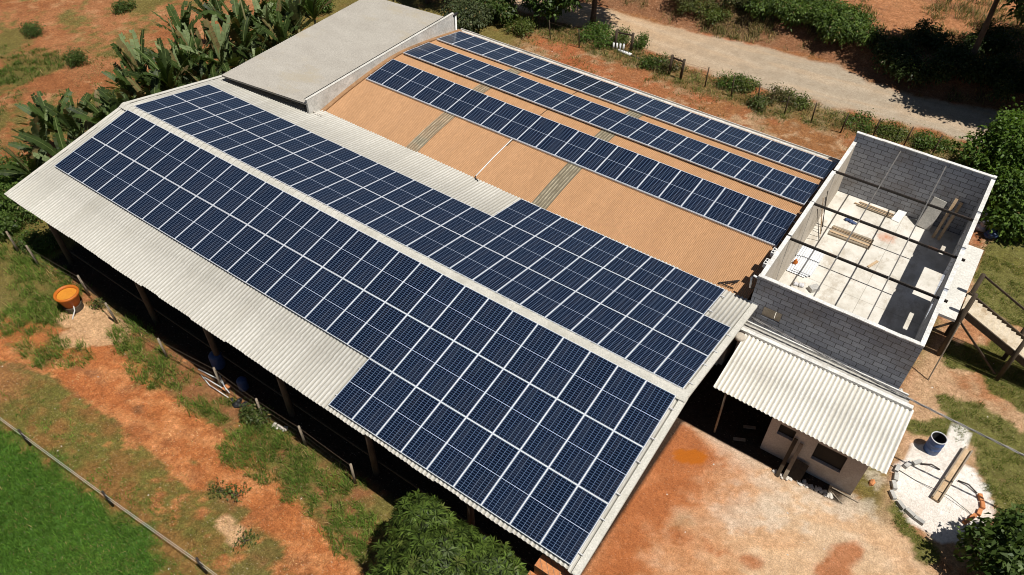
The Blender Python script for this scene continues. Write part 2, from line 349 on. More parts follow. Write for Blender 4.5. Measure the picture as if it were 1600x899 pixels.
def plan(X, Y):
    """ground cover at (X, Y): weights of each cover, used for the soil colour and for sowing grass"""
    n1 = fbm(X, Y, 3.2, 1); n2 = fbm(X, Y, 1.1, 21); n3 = fbm(X, Y, 8, 41); n4 = fbm(X, Y, .42, 81)
    jit = lambda wt, k=.9: sst(.40, .60, wt+((n2-.5)*.75+(n4-.5)*.6)*k*np.where((wt > .002) & (wt < .998), 1, .25))
    L = {}
    left = Y < -6.2
    # lawn inside the wire fence, bottom left
    L['lush'] = (lambda w_: sst(.22, .78, w_+((n2-.5)*.9+(n4-.5)*.7)*np.where((w_ > .002) & (w_ < .998), 1, .1)))(blob(X, Y, [(-200, 560), (0, 672), (70, 712), (130, 752), (190, 800), (245, 850), (285, 930), (250, 1100), (-300, 1100)], 1.1))
    # dry grass between the fence and the wheel tracks
    dry = blob(X, Y, [(-300, 430), (0, 570), (100, 605), (170, 655), (250, 720), (320, 770), (365, 830), (330, 1000), (250, 1100), (-300, 1000)], .7)
    L['dry'] = jit(dry, .8)*np.where(left, 1, 0)
    tr = np.maximum.reduce([stroke(X, Y, [(-60, 540), (60, 562), (130, 600), (200, 650), (255, 700), (310, 750)], .45, .9),
        stroke(X, Y, [(-60, 505), (40, 525), (130, 548), (200, 588), (265, 650), (330, 705), (400, 760), (470, 835), (540, 920), (600, 1000)], .85, .8)])
    L['red'] = np.where(left, jit(np.maximum(tr, .32*sst(.45, .6, n3)), 1.1), 0)
    # tall weeds along the shed's shadow line
    tall = np.maximum.reduce([stroke(X, Y, [(-10, 380), (50, 410), (85, 450), (70, 480)], 1.4, .6), stroke(X, Y, [(200, 515), (235, 575), (290, 600)], .8, .6), stroke(X, Y, [(0, 370), (60, 400)], .9, .6),
        stroke(X, Y, [(250, 580), (320, 630), (345, 645)], .65, .6), stroke(X, Y, [(385, 700), (450, 735), (520, 790), (560, 840)], .95, .6), stroke(X, Y, [(390, 668), (440, 690), (500, 725), (560, 770)], .45, .7),
        stroke(X, Y, [(480, 700), (520, 740), (545, 770)], .35, .6), stroke(X, Y, [(20, 500), (60, 545), (120, 560)], .7, .8)])
    L['tall'] = jit(tall, 1.3)
    sand = np.maximum(stroke(X, Y, [(120, 495), (150, 500), (175, 520), (120, 525)], .75, .6), stroke(X, Y, [(352, 818), (366, 838)], .34, .95)*.8)
    L['pale'] = jit(np.where(left, sand, 0), 1)
    # yard on the right
    yard = blob(X, Y, [(1000, 660), (1075, 640), (1210, 720), (1350, 800), (1430, 835), (1500, 1000), (850, 1000), (930, 860)], .8)
    yred = np.maximum(blob(X, Y, [(1000, 600), (1110, 690), (1100, 740), (1010, 760), (985, 830), (960, 930), (860, 930), (900, 850)], .6)*.9,
        np.maximum(stroke(X, Y, [(1330, 870), (1300, 900)], .7, .9)*.75, stroke(X, Y, [(1060, 840), (1180, 880)], .5, .9)*.55))
    L['yard'] = yard; L['yred'] = jit(yred, 1.0)*yard
    L['cement'] = jit(np.maximum(stroke(X, Y, [(1120, 680), (1160, 720), (1230, 790), (1150, 800), (1180, 740)], 1.1, .95)*.62, stroke(X, Y, [(1210, 760), (1330, 800), (1375, 760)], .7, .9)*.65), 1.5)
    L['wet'] = jit(stroke(X, Y, [(1066, 713), (1092, 714)], .36, .35), .5)
    right = blob(X, Y, [(1410, 600), (1450, 540), (1560, 360), (1750, 300), (1750, 950), (1500, 950), (1380, 800)], .5)
    rg = np.maximum.reduce([stroke(X, Y, [(1600, 380), (1560, 440), (1590, 470)], 1.7, .5), stroke(X, Y, [(1500, 560), (1560, 560), (1620, 570)], 1.0, .6)*.9,
        stroke(X, Y, [(1430, 670), (1470, 665)], .45, .7), stroke(X, Y, [(1480, 640), (1478, 625)], .3, .5), stroke(X, Y, [(1520, 660), (1570, 690), (1620, 720), (1600, 780)], 1.25, .5),
        stroke(X, Y, [(1540, 700), (1555, 760)], .5, .6), stroke(X, Y, [(1390, 800), (1420, 850), (1440, 860)], .6, .6), stroke(X, Y, [(1372, 750), (1380, 745)], .2, .6), stroke(X, Y, [(1580, 600), (1640, 640)], 1.2, .7)])
    L['rgrass'] = jit(rg*right, 1.2); L['right'] = right
    L['white'] = jit(np.maximum.reduce([blob(X, Y, [(1402, 725), (1435, 705), (1480, 712), (1520, 730), (1545, 765), (1552, 805), (1520, 845), (1470, 850), (1420, 815), (1392, 770)], .3),
        stroke(X, Y, [(1500, 675), (1490, 700), (1470, 715)], .4, .5), blob(X, Y, [(1420, 690), (1470, 690), (1480, 720), (1410, 730)], .3)*.8]), .6)
    # behind the hall: red earth strip, fence line weeds, road
    back = sst(18.3, 19.5, Y)*sst(-1, 2, X)
    L['back'] = back
    dU = road_y(X, ROAD_UP)-Y; dL = Y-road_y(X, ROAD_LO); wob = (n2-.5)*1.3
    L['road'] = sst(-.25, .35, dU+wob*.6)*sst(-.3, .5, dL+wob)
    L['verge'] = sst(.1, .5, np.exp(-((dL+1.6)/1.3)**2)*.75+(n2-.5)*.8)*sst(-12, -4, X)
    L['bank'] = sst(0, .5, -dU+wob*.5)
    L['field'] = sst(6, -1, Y-20-.9*(X+8))*sst(-6.5, -7.5, X)
    L['n1'], L['n2'], L['n3'], L['n4'] = n1, n2, n3, n4
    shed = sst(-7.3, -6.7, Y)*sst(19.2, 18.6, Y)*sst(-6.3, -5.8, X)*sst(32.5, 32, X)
    L['shed'] = np.where((Y > 3.0) | (X < 26.3), shed, 0)*np.where((X > 25.5) & (Y < 3.1), 0, 1)  # dark soil under the shed; ground below the porch painted dark to deepen shade
    L['tuft'] = sst(.55, .68, fbm(X, Y, 4.2, 61)+.15*(n2-.5)+.08*stroke(X, Y, [(-12.5, -8), (-10.5, 0), (-13, 8), (-16, 14), (-16, 22)], 4, .8, True))
    return L
def lerp(c, w, col): return c*(1-w[..., None])+np.array(col)[None]*w[..., None]
def ground_color(X, Y):
    L = plan(X, Y); n1, n2, n3, n4 = L['n1'], L['n2'], L['n3'], L['n4']; one = np.ones_like(X)
    st_ = fbm(X*.55+Y*.25, Y*1.9-X*.7, 1.3, 131)       # drag marks along the tracks
    c = lerp(np.zeros(X.shape+(3,)), one, (.245, .095, .036))
    c = lerp(c, sst(.4, .65, n1), (.30, .130, .055)); c = lerp(c, sst(.54, .68, .6*n2+.4*n4)*.6, (.42, .225, .11)); c = lerp(c, sst(.5, .7, n3)*.5, (.18, .092, .040))
    c = lerp(c, sst(.42, .58, fbm(X+Y*.3, Y, 5, 71)+.35*(n4-.5))*.85, (.112, .108, .028))
    c = lerp(c, L['tuft']*.75*L['field'], (.07, .095, .022))
    c = lerp(c, L['dry']*.85, (.19, .105, .032)); c = lerp(c, L['dry']*sst(.42, .58, .6*n2+.4*n4)*.75, (.105, .118, .026)); c = lerp(c, L['dry']*sst(.52, .66, .6*n1+.4*n4)*.7, (.27, .125, .048))
    c = lerp(c, L['red']*.92, (.37, .125, .040)); c = lerp(c, L['red']*sst(.46, .62, .5*st_+.5*n4)*.65, (.50, .225, .09)); c = lerp(c, L['red']*sst(.56, .7, n2)*.5, (.24, .085, .032))
    c = lerp(c, L['tall']*.6*sst(.36, .52, .6*n4+.4*n2), (.085, .095, .02)); c = lerp(c, L['pale']*.9, (.50, .31, .165)); c = lerp(c, L['lush'], (.045, .105, .014))
    c = lerp(c, L['back']*.8, (.27, .110, .045)); c = lerp(c, L['back']*sst(.48, .64, .5*n2+.5*n4)*.65, (.42, .29, .17)); c = lerp(c, L['back']*sst(.54, .68, n1)*.85, (.33, .105, .040))
    toR = sst(4.6, .2, (X-26.0)+.55*np.maximum(0, -1-Y)*0+2.6*(n2-.5)+1.6*(n4-.5))*sst(3.6, 2.2, Y)   # red earth washed along the shed wall
    far_ = sst(2.8, -5.5, Y-.35*(X-29)+1.5*(n1-.5))
    c = lerp(c, L['yard'], (.56, .415, .275)); c = lerp(c, L['yard']*far_*.9, (.53, .305, .145)); c = lerp(c, L['yard']*sst(.44, .62, .5*n1+.5*st_)*.55, (.55, .33, .17))
    c = lerp(c, L['yard']*sst(.5, .64, .35*n2+.65*n4)*.45, (.62, .47, .33)); c = lerp(c, L['yard']*far_*sst(.5, .62, st_)*.6, (.45, .19, .075))
    c = lerp(c, L['cement']*.45, (.58, .50, .40)); c = lerp(c, L['yard']*toR*.85, (.43, .165, .062)); c = lerp(c, np.maximum(L['yred'], L['yard']*sst(.75, 1, toR))*.8, (.34, .108, .034)); c = lerp(c, L['yred']*sst(.45, .65, .5*st_+.5*n4)*.5, (.46, .19, .08)); c = lerp(c, L['wet'], (.40, .115, .013))
    c = lerp(c, L['right']*.85, (.45, .285, .165)); c = lerp(c, L['right']*sst(.5, .66, .6*n1+.4*n4)*.75, (.31, .125, .05)); c = lerp(c, L['rgrass']*.9, (.095, .105, .022))
    c = lerp(c, L['white']*(.85+.15*sst(.4, .6, n2)), (.74, .70, .64)); c = lerp(c, L['white']*sst(.55, .72, .5*n1+.5*n4)*.4, (.58, .48, .36))
    c = lerp(c, L['bank']*.9, (.21, .100, .05)); c = lerp(c, L['bank']*sst(.48, .62, n1)*.75, (.095, .072, .032)); c = lerp(c, sst(40, 43, Y)*L['bank']*.8, (.36, .16, .07)); c = lerp(c, sst(40, 43, Y)*L['bank']*sst(.5, .62, fbm(X*.4, Y*2.2, 2, 151))*.7, (.20, .09, .045))
    c = lerp(c, L['verge']*.6, (.12, .11, .04))
    sx = sst(2, 20, X)[..., None]; rc = np.array((.47, .315, .185))*(1-sx)+np.array((.37, .305, .225))*sx
    c = c*(1-L['road'][..., None])+rc*L['road'][..., None]
    rut = np.exp(-((Y-road_y(X, ROAD_LO)-1.5)/.35)**2)+np.exp(-((Y-road_y(X, ROAD_LO)-3.3)/.35)**2)
    c = lerp(c, L['road']*rut*.4, (.5, .40, .29)); c = lerp(c, L['road']*sst(.48, .66, .5*n2+.5*n4)*.4, (.29, .225, .155))
    c = lerp(c, L['road']*sst(.5, .66, fbm(X*.35, Y*2-X*.2, 1.2, 141))*.4, (.46, .33, .21))
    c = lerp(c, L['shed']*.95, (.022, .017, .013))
    a = 1-.6*np.maximum.reduce([L['road'], L['white'], L['wet']])-.35*L['yard']*(1-L['white'])
    return np.concatenate([c, np.clip(a, 0, 1)[..., None]], -1)
def axis_grid(lo, hi, step, far):
    a = np.arange(lo, hi+step/2, step); o = np.array([2, 6, 14, 30, 60, 120, 250, far])
    return np.concatenate([lo-o[::-1], a, hi+o])
gx = axis_grid(-42, 44, .16, 900); gy = axis_grid(-21, 60, .16, 900)
GX, GY = np.meshgrid(gx, gy, indexing='ij')
gid = np.arange(GX.size).reshape(GX.shape)
gF = np.stack([gid[:-1, :-1], gid[1:, :-1], gid[1:, 1:], gid[:-1, 1:]], -1).reshape(-1, 4)
gV = np.stack([GX, GY, GZ+height(GX, GY)], -1).reshape(-1, 3)
def ground_mat():
    q = NT('earth'); a = q.n('Attribute', attribute_name='tint')
    big = q.noise(1.9, 6, None, .75); mid = q.noise(6, 6, None, .75); fine = q.noise(19, 5, None, .75)
    al = a.outputs['Alpha']
    col = q.mix(al, a.outputs['Color'], q.mix(1, a.outputs['Color'], q.ramp(big, [(.32, (.76, .73, .70)), (.68, (1.22, 1.23, 1.25))]), 'MULTIPLY'))
    col = q.mix(al, col, q.mix(1, col, q.ramp(mid, [(.32, (.62, .59, .56)), (.66, (1.36, 1.38, 1.42))]), 'MULTIPLY'))
    col = q.mix(q.val(al, 0, 1, .25, 1), col, q.mix(1, col, q.ramp(fine, [(.33, (.56, .54, .52)), (.66, (1.38, 1.4, 1.44))]), 'MULTIPLY'))
    speck = q.val(q.noise(9, 2, q.mapped((1, 1.9, 1)), .5), .64, .72, 0, .4); col = q.mix(q.math('MULTIPLY', speck, al), col, (.56, .46, .34))
    dark = q.val(q.noise(8.5, 3, q.mapped((1.7, 1, 1)), .6), .35, .28, 0, .6); col = q.mix(q.math('MULTIPLY', dark, al), col, (.12, .07, .032))
    q.bump(q.math('ADD', q.math('MULTIPLY', mid, 1.), q.math('MULTIPLY', fine, .7)), .8, .07)
    return q.fin(col, .95, .1)
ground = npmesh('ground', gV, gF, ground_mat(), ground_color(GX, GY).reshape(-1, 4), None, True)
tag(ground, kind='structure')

# ================================================================== THE BIG SHED
TN, CT, ST = math.tan(.1925), math.cos(.1925), math.sin(.1925)
XL, XR = -6.05, 26.12
shed = empty('cattle_shed', (10, 0, GZ), 'long open shed with a grey corrugated gable roof carrying solar panels', 'shed')
def stepped(y0, y1, zf, n):                          # sheets overlap like tiles: a small step at each lap
    P = []
    for k in range(n):
        ya, yb = y0+(y1-y0)*k/n, y0+(y1-y0)*(k+1)/n
        P += [(ya, zf(ya)-.006), (yb-(yb-ya)*.004, zf(yb)+.014)]
    return P
zf = lambda y: y*TN-.152
zb = lambda y: -y*TN-.152
tag(corrugated('roof_slope', M['grey_roof'], shed, XL, XR, [(y, z) for y, z in stepped(-.2, -7.24, zf, 4)][::-1], .177, .026, jit=.004), 'front slope of grey corrugated sheets')
corrugated('roof_slope', M['grey_roof'], shed, XL, XR, stepped(-.16, 6.86, zb, 4), .177, .026, jit=.004)
mb = MB(); n = 96
for k in range(n):                                   # ridge cap of short overlapping pieces
    xa, xb = XL-.02+(XR-XL+.04)*k/n, XL-.02+(XR-XL+.04)*(k+1)/n+.04; q = .008*R_.random(); tl = -.012
    pr_ = [(-.46, -.185), (-.34, -.125), (-.24, -.085+q), (-.16, -.07+q), (-.08, -.085+q), (-.02, -.105), (.02, -.125)]
    for (ya, za), (yb, zb_) in zip(pr_[:-1], pr_[1:]): mb.quad((xa, ya, za+.038), (xb, ya, za+.064), (xb, yb, zb_+.064), (xa, yb, zb_+.038))
mb.build('ridge_cap', M['ridge'], shed)
mb = MB()
for s, y1 in ((-1, -7.25), (1, 6.87)):
    f = lambda y: (y if s < 0 else -y)*TN-.10; mb = MB()
    mb.bar((XR-.06, -.2, f(-.2)), (XR-.06, y1, f(y1)), .24, .03); mb.bar((XR+.055, -.2, f(-.2)-.05), (XR+.055, y1, f(y1)-.05), .02, .12)
    mb.build('rake_flashing', M['ridge'], shed)
    MB().bar((XL+.05, -.2, f(-.2)), (XL+.05, y1, f(y1)), .2, .03).build('rake_flashing', M['ridge'], shed)
for x in (-4.9, 2.1, 6.9, 11.5, 16.4, 21.3, 25.6):
    for y in (-6.45, 0, 6.2):
        if x > 25 and y > -1: continue
        zt = -abs(y)*TN-.35
        MB().tube([(x, y, GZ-.1), (x+R_.uniform(-.06, .06), y+.02, zt)], [.14, .12], 9).build('pillar', M['bark'], shed, True)
    MB().bar((x, -6.9, -6.9*TN-.33), (x, -.2, -.37), .08, .16).bar((x, -.2, -.37), (x, 6.6, -6.6*TN-.33), .08, .16).build('rafter', M['wood_dark'], shed)
for y in (-7.0, -5.2, -3.4, -1.6, 1.3, 3.1, 4.9, 6.5):
    z = -abs(y)*TN-.215; MB().box(XL+.1, XR-.05, y-.03, y+.03, z-.05, z+.03).build('purlin', M['wood_dark'], shed)
for y in (-6.45,):
    for z in (GZ+.75,): MB().bar((-4.9, y+.15, z), (25.6, y+.15, z), .04, .1).build('rail', M['wood_dark'], shed)
MB().box(24.75, 25.97, -7.5, -7.03, GZ-.1, -2.05).box(24.6, 25.9, -7.95, -7.503, GZ-.1, -2.6).build('brick_wall', M['red_brick'], shed)
MB().box(25.8, 26.02, -7.02, -6.8, GZ-.1, -1.6).build('corner_pillar', M['concrete'], shed)
MB().box(4, 20, -2.2, -1.5, GZ, GZ+.55).build('feeding_trough', M['house_wall'], shed)

# ================================================================== SOLAR PANELS
proto = empty('solar_panel')
fr = MB(); fw = .022
fr.box(-PW/2, PW/2, -PLN/2, -PLN/2+fw, 0, .036).box(-PW/2, PW/2, PLN/2-fw, PLN/2, 0, .036)
fr.box(-PW/2, -PW/2+fw, -PLN/2+fw, PLN/2-fw, 0, .036).box(PW/2-fw, PW/2, -PLN/2+fw, PLN/2-fw, 0, .036)
fr.build('frame', M['frame'], proto)
MB().box(-PW/2+fw, PW/2-fw, -PLN/2+fw, PLN/2-fw, .008, .031).build('cell_glass', M['cells'], proto)
ORD = ['first', 'second', 'third', 'fourth', 'fifth', 'sixth', 'seventh', 'eighth', 'ninth', 'tenth', 'eleventh', 'twelfth', 'thirteenth', 'fourteenth', 'fifteenth', 'sixteenth']
PITCH, PROW = 1.154, 2.2822
used = [False]
def put_panel(loc, tilt, label, group):
    o = proto if not used[0] else dup(proto); used[0] = True
    o.location = loc; o.rotation_euler = (tilt+R_.gauss(0, .003), R_.gauss(0, .003), 0)
    tag(o, label, 'solar panel', group)
def place_word(k, n): return f'{ORD[k]} from the left' if k < (n+1)//2 else ('last on the right' if k == n-1 else f'{ORD[n-1-k]} from the right')
FN = 'front grey slope'; BN = 'back grey slope'
def slope_row(front, row, k0, n, where, group):
    for k in range(n):
        x = (-5.344 if front else -5.2675)+(k0+k+.5)*PITCH
        d = (row+.5)*PROW
        if front: y = -(.3995+d*CT); z = -(.3995*TN+d*ST); n_ = (0, -ST, CT)
        else: y = -.0696+d*CT; z = .0696*TN-d*ST; n_ = (0, ST, CT)
        put_panel((x, y-n_[1]*.036, z-n_[2]*.036), .1925 if front else -.1925, f'dark blue solar panel, {place_word(k, n)} in {where}', group)
slope_row(True, 0, 0, 27, 'the ridge row, front slope', 'panels on the front slope, row beside the ridge')
slope_row(True, 1, 0, 27, 'the second row, front slope', 'panels on the front slope, second row')
slope_row(True, 2, 18, 9, 'the short row at the front eave', 'panels on the front slope, short row at the eave')
slope_row(False, 0, 0, 27, 'the ridge row, back slope', 'panels on the back slope, row beside the ridge')
slope_row(False, 1, 0, 27, 'the second row, back slope', 'panels on the back slope, second row')
slope_row(False, 2, 17, 9, 'the short row, back slope', 'panels on the back slope, short row by the orange roof')
ROWS = [(1.3028, 10.0724, -.9239, .0889, 'the nearest orange roof row', 'panels on the orange roof, nearest row'),
        (1.3067, 13.2862, -.7168, -.1381, 'the middle orange roof row', 'panels on the orange roof, middle row'),
        (1.2855, 16.3512, -1.1395, -.1819, 'the far orange roof row', 'panels on the orange roof, far row')]
for x0, y0, z0, t, where, group in ROWS:
    for k in range(21):
        x = x0+(k+.5)*PITCH; y = y0+PROW/2*math.cos(t); z = z0+PROW/2*math.sin(t)
        put_panel((x, y+math.sin(t)*.036, z-math.cos(t)*.036), t, f'blue solar panel, {place_word(k, 21)} in {where}', group)
def rails(parent, x0, x1, y, z):
    MB().box(x0, x1, y-.02, y+.02, z-.04, z).build('mounting_rail', M['rail'], parent)
for row, a, b in ((0, 0, 27), (1, 0, 27), (2, 18, 27)):
    for e in (.5, 1.8):
        d = row*PROW+e; rails(shed, -5.344+a*PITCH-.1, -5.344+b*PITCH+.17, -(.3995+d*CT), -(.3995*TN+d*ST)-.04)
for row, a, b in ((0, 0, 27), (1, 0, 27), (2, 17, 26)):
    for e in (.5, 1.8):
        d = row*PROW+e; rails(shed, -5.2675+a*PITCH-.1, -5.2675+b*PITCH+.17, -.0696+d*CT, .0696*TN-d*ST-.04)

# ================================================================== THE ORANGE HALL
hall = empty('arched_hall', (13, 12.8, GZ), 'hall with a low arched orange corrugated roof and three rows of solar panels', 'hall')
CPY = [6.45, 7.2, 8.5, 10, 11.2, 12, 12.8, 13.6, 14.4, 15.3, 16.3, 17.4, 18.4, 19.0]
CPZ = [-1.60, -1.46, -1.235, -1.055, -.945, -.885, -.862, -.905, -1.0, -1.12, -1.275, -1.47, -1.66, -1.78]
hz = lambda y: float(np.interp(y, CPY, CPZ))
prof = [(y, np.mean([hz(y+k*.35) for k in (-1, 0, 1)])) for y in np.linspace(6.5, 18.95, 34)]
HX0, HX1 = .95, 25.68
def hall_strip(name, mat, x0, x1, dz=0, pr=prof, pitch=.0765, amp=.0115):
    return corrugated(name, mat, hall, x0, x1, [(y, z+dz) for y, z in pr], pitch, amp, 0, 6, 'trap', .002)
hall_strip('roof_sheet', M['orange_roof'], HX0, HX1)
for x0, x1 in ((6.95, 7.72), (14.8, 15.62)): tag(hall_strip('skylight_sheet', M['skylight'], x0, x1, .014), 'strip of dirty grey translucent sheeting')
for x in (11.45,):                                   # lap joint of the sheets
    mb = MB()
    for (ya, za), (yb, zb2) in zip(prof[8:-1], prof[9:]): mb.bar((x, ya, za+.012), (x, yb, zb2+.012), .03, .012)
    mb.build('lap_joint', M['wood_dark'], hall)
mb = MB()
for (ya, za), (yb, zb2) in zip(prof[:-1], prof[1:]): mb.bar((1.02, ya, za+.05), (1.02, yb, zb2+.05), .26, .06)
mb.build('edge_flashing', worn('stained_flashing', (.24, .13, .06), (.36, .21, .11), 2, .8, (.14, .09, .05), 14, .2), hall)
MB().box(HX0, HX1+.05, 18.93, 19.12, -1.86, -1.74).box(HX0, HX1+.05, 19.10, 19.14, -1.80, -1.66).build('gutter', M['parapet'], hall)
MB().box(1.2, 25.5, 18.6, 18.8, GZ-.1, -1.9).build('wall', M['plaster'], hall)
MB().box(25.3, 25.48, 6.9, 18.6, GZ-.1, -1.75).build('wall', M['plaster'], hall)
MB().box(1.2, 25.3, 6.75, 6.9, GZ-.1, -1.95).build('wall', M['plaster'], hall)
for x0, y0, z0, t, _, _ in ROWS:
    for e in (.45, 1.85): rails(hall, x0-.1, x0+21*PITCH+.12, y0+e*math.cos(t), z0+e*math.sin(t)-.04)
    MB().box(x0-.02, x0+21*PITCH, y0-.035, y0-.01, z0-.07, z0-.005).build('edge_rail', M['frame'], hall)
p = [(11.42, y, hz(y)+.06) for y in (10.05, 9.3, 8.4, 7.6, 6.95)]
pipe = MB().tube(p, .028, 8).build('roof_pipe', M['pvc'], None, True)
tag(pipe, 'thin white pipe running down the bare orange roof to the grey slope', 'pipe')
MB().tube([p[-1], (11.5, 6.8, -1.4), (11.75, 6.7, -1.42)], .03, 8).build('end_hose', M['black'], pipe, True)
mb = MB()
for k in range(3): mb.bar((24.3+.25*k, 7.0+.1*k, -1.42), (25.0, 7.5, -1.28), .035, .035)
brk = mb.bar((24.35, 7.0, -1.40), (24.95, 7.05, -1.42), .035, .035).build('bent_bracket', M['steel'])
tag(brk, 'black bent metal bracket lying on the orange roof corner', 'bracket')

# ================================================================== THE FLAT-ROOFED BUILDING
flat = empty('flat_roofed_building', (-2.4, 12, GZ), 'taller building with a flat brown-grey corrugated roof and pale stained parapet', 'building')
A_, B_, Cc, D_ = (-5.5, 5.45, -.86), (.88, 5.98, -.69), (.72, 18.25, -.70), (-5.9, 18.0, -.88)
ny = 12; pit = .15; n = int(12.5/pit*6); V = []
for i in range(n+1):
    v = i/n
    for j in range(ny+1):
        u = j/ny; a = np.array(A_)*(1-u)+np.array(B_)*u; d = np.array(D_)*(1-u)+np.array(Cc)*u; q = a*(1-v)+d*v
        V.append((q[0], q[1], q[2]+.013*math.cos(2*math.pi*v*12.5/pit)+(.006 if j % 3 == 0 else 0)))
F = [(i*(ny+1)+j, i*(ny+1)+j+1, (i+1)*(ny+1)+j+1, (i+1)*(ny+1)+j) for i in range(n) for j in range(ny)]
npmesh('roof', V, F, M['old_roof'], None, flat, True)
MB().bar((-5.5, 5.5, -.93), (.86, 6.03, -.77), .06, .07).bar((-5.45, 5.5, -.94), (-5.85, 18, -.96), .06, .07).build('edge_trim', M['old_roof'], flat)
mb = MB()
mb.box(.76, .9, 6.0, 18.55, -3, -.47); mb.build('parapet', M['parapet'], flat)
MB().box(.75, .91, 5.98, 18.57, -.47, -.45).build('parapet_coping', M['parapet'], flat)
MB().bar((.745, 6.0, -.43), (.745, 18.5, -.43), .025, .03).build('coping_cable', M['black'], flat)
MB().box(-5.6, .74, 17.7, 17.85, GZ-.1, -1.1).box(-5.75, -5.6, 7.2, 17.85, GZ-.1, -1.1).box(.55, .74, 7.2, 17.7, GZ-.1, -1.0).build('wall', M['parapet'], flat)
MB().tube([(.85, 18.75, -.7), (.85, 18.75, GZ)], .07, 10).build('drain_pipe', M['pvc'], flat, True)
MB().tube([(.85, 18.45, -.62), (.85, 18.9, -.62)], .09, 10).build('drain_elbow', M['black'], flat, True)
mb = MB()
for k in range(5): mb.rock((.7+.2*k+R_.random()*.1, 6.2+R_.random()*.2, -1.32), .09, R_)
tag(mb.build('mortar_lumps', M['rubble']), 'crumbled mortar lumps at the foot of the parapet corner', 'rubble')

# ================================================================== THE CONCRETE BLOCK BUILDING
bx0, bx1, by0, by1, bzt, bzf = 25.85, 32.2, 6.66, 19.08, .08, -3.32
blk = empty('block_building', (29, 12.9, GZ), 'unroofed two storey grey concrete block building with black steel beams', 'building')
def wall_open(axis, c0, c1, u0, u1, z0, z1, ops):    # ops: (ua, ub, za, zb) holes
    mb = MB(); ue = sorted({u0, u1, *[o[0] for o in ops], *[o[1] for o in ops]}); ze = sorted({z0, z1, *[o[2] for o in ops], *[o[3] for o in ops]})
    for a, b in zip(ue[:-1], ue[1:]):
        run = None
        for c, d in list(zip(ze[:-1], ze[1:]))+[(None, None)]:
            solid = c is not None and not any(o[0] <= a and o[1] >= b and o[2] <= c and o[3] >= d for o in ops)
            if solid: run = (run[0] if run else c, d)
            elif run:
                if axis == 'x': mb.box(a, b, c0, c1, *run)
                else: mb.box(c0, c1, a, b, *run)
                run = None
    return mb
T = .15
wall_open('x', by0, by0+T, bx0, bx1, GZ-.1, bzt, [(26.42, 27.2, -1.82, -1.28)]).build('wall', M['block_x'], blk)
wall_open('x', by1-T, by1, bx0, bx1, GZ-.1, bzt+.1, []).build('wall', M['block_x'], blk)
segs = [(by0+T+.003, 9.82), (9.95, 12.7), (12.83, 15.62), (15.75, by1-T-.003)]
lt = [-.02, -.05, -.12, -.34]
for (a, b), z in zip(segs, lt):
    tag(MB().box(bx0, bx0+T, a, b, GZ-.1, z-.03).build('wall_panel', M['plaster'], blk), 'pale plastered wall panel')
    MB().box(bx0-.012, bx0+T+.012, a+.004, b-.004, z-.028, z+.04).build('wall_cap', M['white_cap'], blk)
for (a, b) in zip([s[1] for s in segs[:-1]], [s[0] for s in segs[1:]]):
    MB().box(bx0+.004, bx0+T-.004, a+.002, b-.002, GZ-.1, -.32).build('column', M['concrete'], blk)
ops = [(13.42, 15.58, bzf, bzf+2.2), (11.02, 12.2, bzf+.9, bzf+1.65), (16.95, 17.65, bzf+.8, bzf+1.55)]
wall_open('y', bx1-T, bx1, by0+T+.003, by1-T-.003, GZ-.1, bzt-.02, ops).build('wall', M['block_y'], blk)
mb = MB(); xx = bx0-.01
while xx < bx1:
    x2 = min(xx+R_.uniform(.5, .9), bx1+.012); d_ = R_.uniform(-.008, .008); mb.box(xx, x2-.004, by0-.012+d_, by0+T+.01+d_, bzt+.002, bzt+.05+R_.uniform(-.012, .014)); xx = x2
mb.build('wall_cap', M['white_cap'], blk)
mb = MB(); xx = bx0-.01
while xx < bx1:
    x2 = min(xx+R_.uniform(.5, .9), bx1+.012); d_ = R_.uniform(-.008, .008); mb.box(xx, x2-.004, by1-T-.01+d_, by1+.012+d_, bzt+.102, bzt+.15+R_.uniform(-.012, .014)); xx = x2
mb.build('wall_cap', M['white_cap'], blk)
mb = MB()
for a, b in ((by0+T+.02, 10.1), (10.3, 13.05), (13.25, 15.9), (16.1, by1-T-.02)): mb.box(bx1-T-.012, bx1+.012, a, b, bzt-.018, bzt+.045)
mb.build('wall_cap', M['white_cap'], blk)
def floor_mat():
    q = NT('cement_floor'); sp = q.n('SeparateXYZ'); q.l(q.obj(), sp.inputs[0])
    col = q.ramp(q.noise(.9, 6, None, .7), [(.3, (.44, .41, .35)), (.5, (.58, .55, .49)), (.7, (.66, .635, .59))])
    col = q.mix(q.val(q.noise(1.4, 6, q.mapped((1.3, .7, 1)), .75), .50, .64, 0, .8), col, (.40, .355, .29))
    col = q.mix(q.val(q.noise(2.6, 4), .66, .74, 0, .7), col, (.70, .69, .67))
    d = q.n('VectorMath', operation='DISTANCE'); q.l(q.obj(), d.inputs[0]); p = at(1385, 371, bzf)-blk.location; d.inputs[1].default_value = p
    st = q.val(q.math('ADD', d.outputs['Value'], q.math('MULTIPLY', q.noise(3, 4), .9)), .45, 1.0, .8, 0); col = q.mix(st, col, (.46, .16, .06))
    fx = q.math('ABSOLUTE', q.math('SUBTRACT', sp.outputs['X'], .4)); col = q.mix(q.val(fx, .008, .02, .55, 0), col, (.2, .18, .15))
    fy = q.math('ABSOLUTE', q.math('SUBTRACT', sp.outputs['Y'], -1.2)); col = q.mix(q.val(fy, .008, .02, .55, 0), col, (.2, .18, .15))
    q.bump(q.noise(20, 3), .2, .01)
    return q.fin(col, .85, .25)
MB().box(bx0+T, bx1-T, by0+T, by1-T, bzf-.18, bzf).build('floor', floor_mat(), blk)
